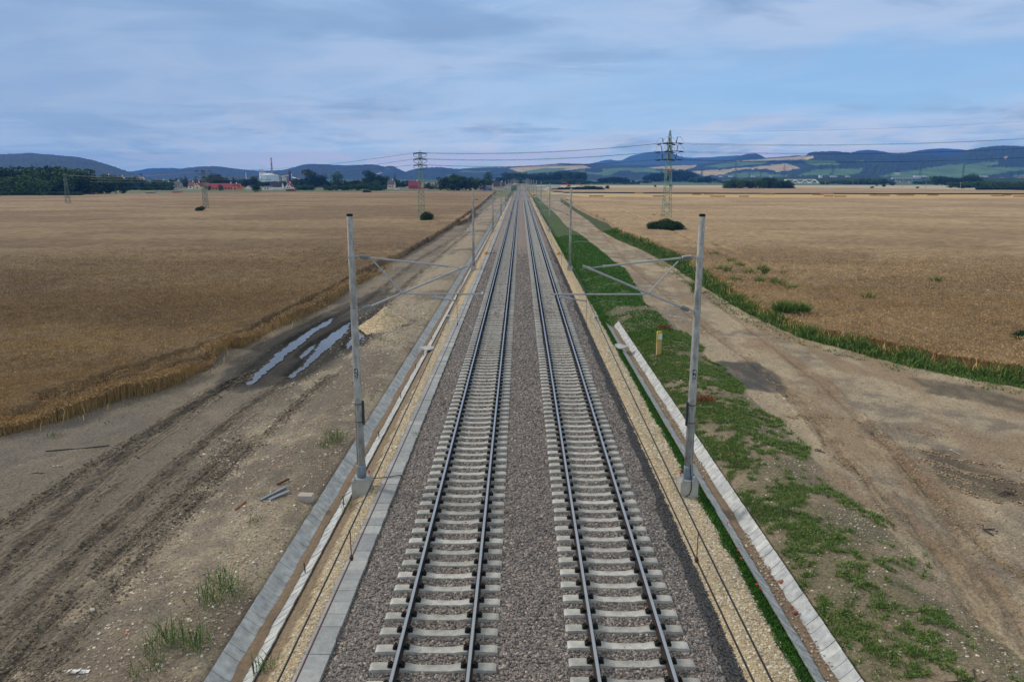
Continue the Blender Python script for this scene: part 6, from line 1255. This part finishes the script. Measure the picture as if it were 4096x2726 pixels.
# yellow topped marker post
p = gpt(2634, 1418, -.75); t = empty('marker_post', p, .05, label='brown marker post with yellow top and white plate among the weeds on the right', cat='marker post')
b = MB(); b.box((0, 0, .42), (.26, .2, .9)); b.build('post', mat('brown post concrete', C(150, 128, 84), .9), t); b = MB(); b.box((0, 0, .98), (.27, .21, .26)); b.add([(-.145, -.12, 1.34), (.145, -.12, 1.34), (.145, .12, 1.34), (-.145, .12, 1.34), (-.1, -.07, 1.42), (.1, -.07, 1.42), (.1, .07, 1.42), (-.1, .07, 1.42)], [(4, 5, 6, 7), (0, 1, 5, 4), (1, 2, 6, 5), (2, 3, 7, 6), (3, 0, 4, 7), (3, 2, 1, 0)]); b.box((0, 0, 1.22), (.275, .22, .24)); b.build('top', M['yellow'], t); b = MB(); b.box((.01, -.125, 1.12), (.26, .02, .34)); b.build('plate', M['white'], t)
b = MB(); b.path([(-.10, -.15, 1.4), (-.12, -.15, 1.2), (-.15, -.13, .8)], .01); b.build('cord', M['wire'], t)
# bricks and rubble in the right gutter
M['brick'] = mat('broken brick', C(134, 88, 72), .9, var=C(108, 66, 54), scale=12)
for x, y, s, lab in ((3126, 2330, .20, 'largest broken brick in the right gutter, above the others'), (3148, 2346, .14, 'broken brick just right of the largest one in the right gutter'), (3168, 2428, .11, 'small brick piece in the right gutter between the larger ones'), (3182, 2452, .18, 'flat broken brick lowest in the right gutter'), (3092, 2318, .09, 'small brick chip left of the largest brick in the right gutter')):
    p = at(x, y, -1.04); b = MB(); s *= .75; b.box((0, 0, s * .28), (s, s * .6, s * .5), rz=random.uniform(-.8, .8), taper=.85); tag(b.build('brick', M['brick'], loc=p), lab, 'brick')
xg, yg = cl(1200, 6.66, 7.0, 9, 53, lambda x, y: fbm(x, y * .5, 120) > .5); v, f, t = stones(np.stack([xg, yg, np.full(len(xg), -1.04)], 1), .028 * (.4 + rng.random(len(xg))), .7); tag(link('gutter_rubble', mesh_np('gutter_rubble', v, f, M['pebble'], {'tint': t})), kind='stuff')
# branch and twigs on the right ground
for k, (x, y, s, lab) in enumerate(((3800, 1800, .55, 'pale crooked branch on the dark patch at the right'), (3272, 1808, .25, 'thin pale twig on the dirt road right of the weeds'), (3930, 2120, .4, 'brown twig lying on the dirt near the right edge'), (4060, 1980, .6, 'dry branch lying at the right edge of the photograph'), (3830, 2730, .7, 'brown brushwood at the bottom right corner'))):
    p = gpt(x, y); b = MB()
    for q in range(3 + k % 3): a = random.uniform(0, 6.28); b.path([(0, 0, .04), (s * .5 * math.cos(a), s * .5 * math.sin(a), .09), (s * math.cos(a + .5), s * math.sin(a + .5), .03)], .022 * (1 - .15 * q), n=5)
    tag(b.build('branch', M['bark'] if k != 0 else WL['grey'], loc=p), lab, 'branch')
xg, yg = cl(2600, 9, 40, 12, 90, lambda x, y: inside(x, y, ROAD_R)); n = len(xg); a = rng.random(n) * 6.28; P = np.stack([xg, yg, ground_z(xg, yg) + .015], 1); dv = np.stack([np.cos(a), np.sin(a), a * 0], 1); sdv = np.stack([-np.sin(a), np.cos(a), a * 0], 1); ln = U_(n, .05, .22)[:, None]
V = np.stack([P - dv * ln, P + sdv * .012 + [0, 0, .01], P + dv * ln, P - sdv * .012], 1).reshape(-1, 3); tag(link('dry_litter', mesh_np('dry_litter', V, (np.arange(n) * 4)[:, None] + np.array([[0, 1, 2, 3]]), M['dry'], {'tint': np.repeat(rng.random(n), 4)})), kind='stuff')

# ---------------------------------------------------------------- haze
def make_haze():
    b = MB(); b.box((0, 4400, (HAZE_TOP + CZ + 2.5) / 2 - 2.5), (26000, 2 * (HAZE_FAR - 4400), HAZE_TOP + CZ + 2.5)); o = b.build('haze', []); m = bpy.data.materials.new('haze'); m.use_nodes = True; nt = m.node_tree; nt.nodes.clear(); out = nt.nodes.new('ShaderNodeOutputMaterial'); v = nt.nodes.new('ShaderNodeVolumePrincipled')
    v.inputs['Color'].default_value = (*HAZE_C, 1); v.inputs['Density'].default_value = HAZE_D; v.inputs['Density Attribute'].default_value = ''; v.inputs['Anisotropy'].default_value = 0.0
    for k in ('Color Attribute', 'Temperature Attribute'):
        if k in v.inputs: v.inputs[k].default_value = ''
    nt.links.new(v.outputs[0], out.inputs['Volume']); o.data.materials.append(m); tag(o, kind='stuff')
make_haze()
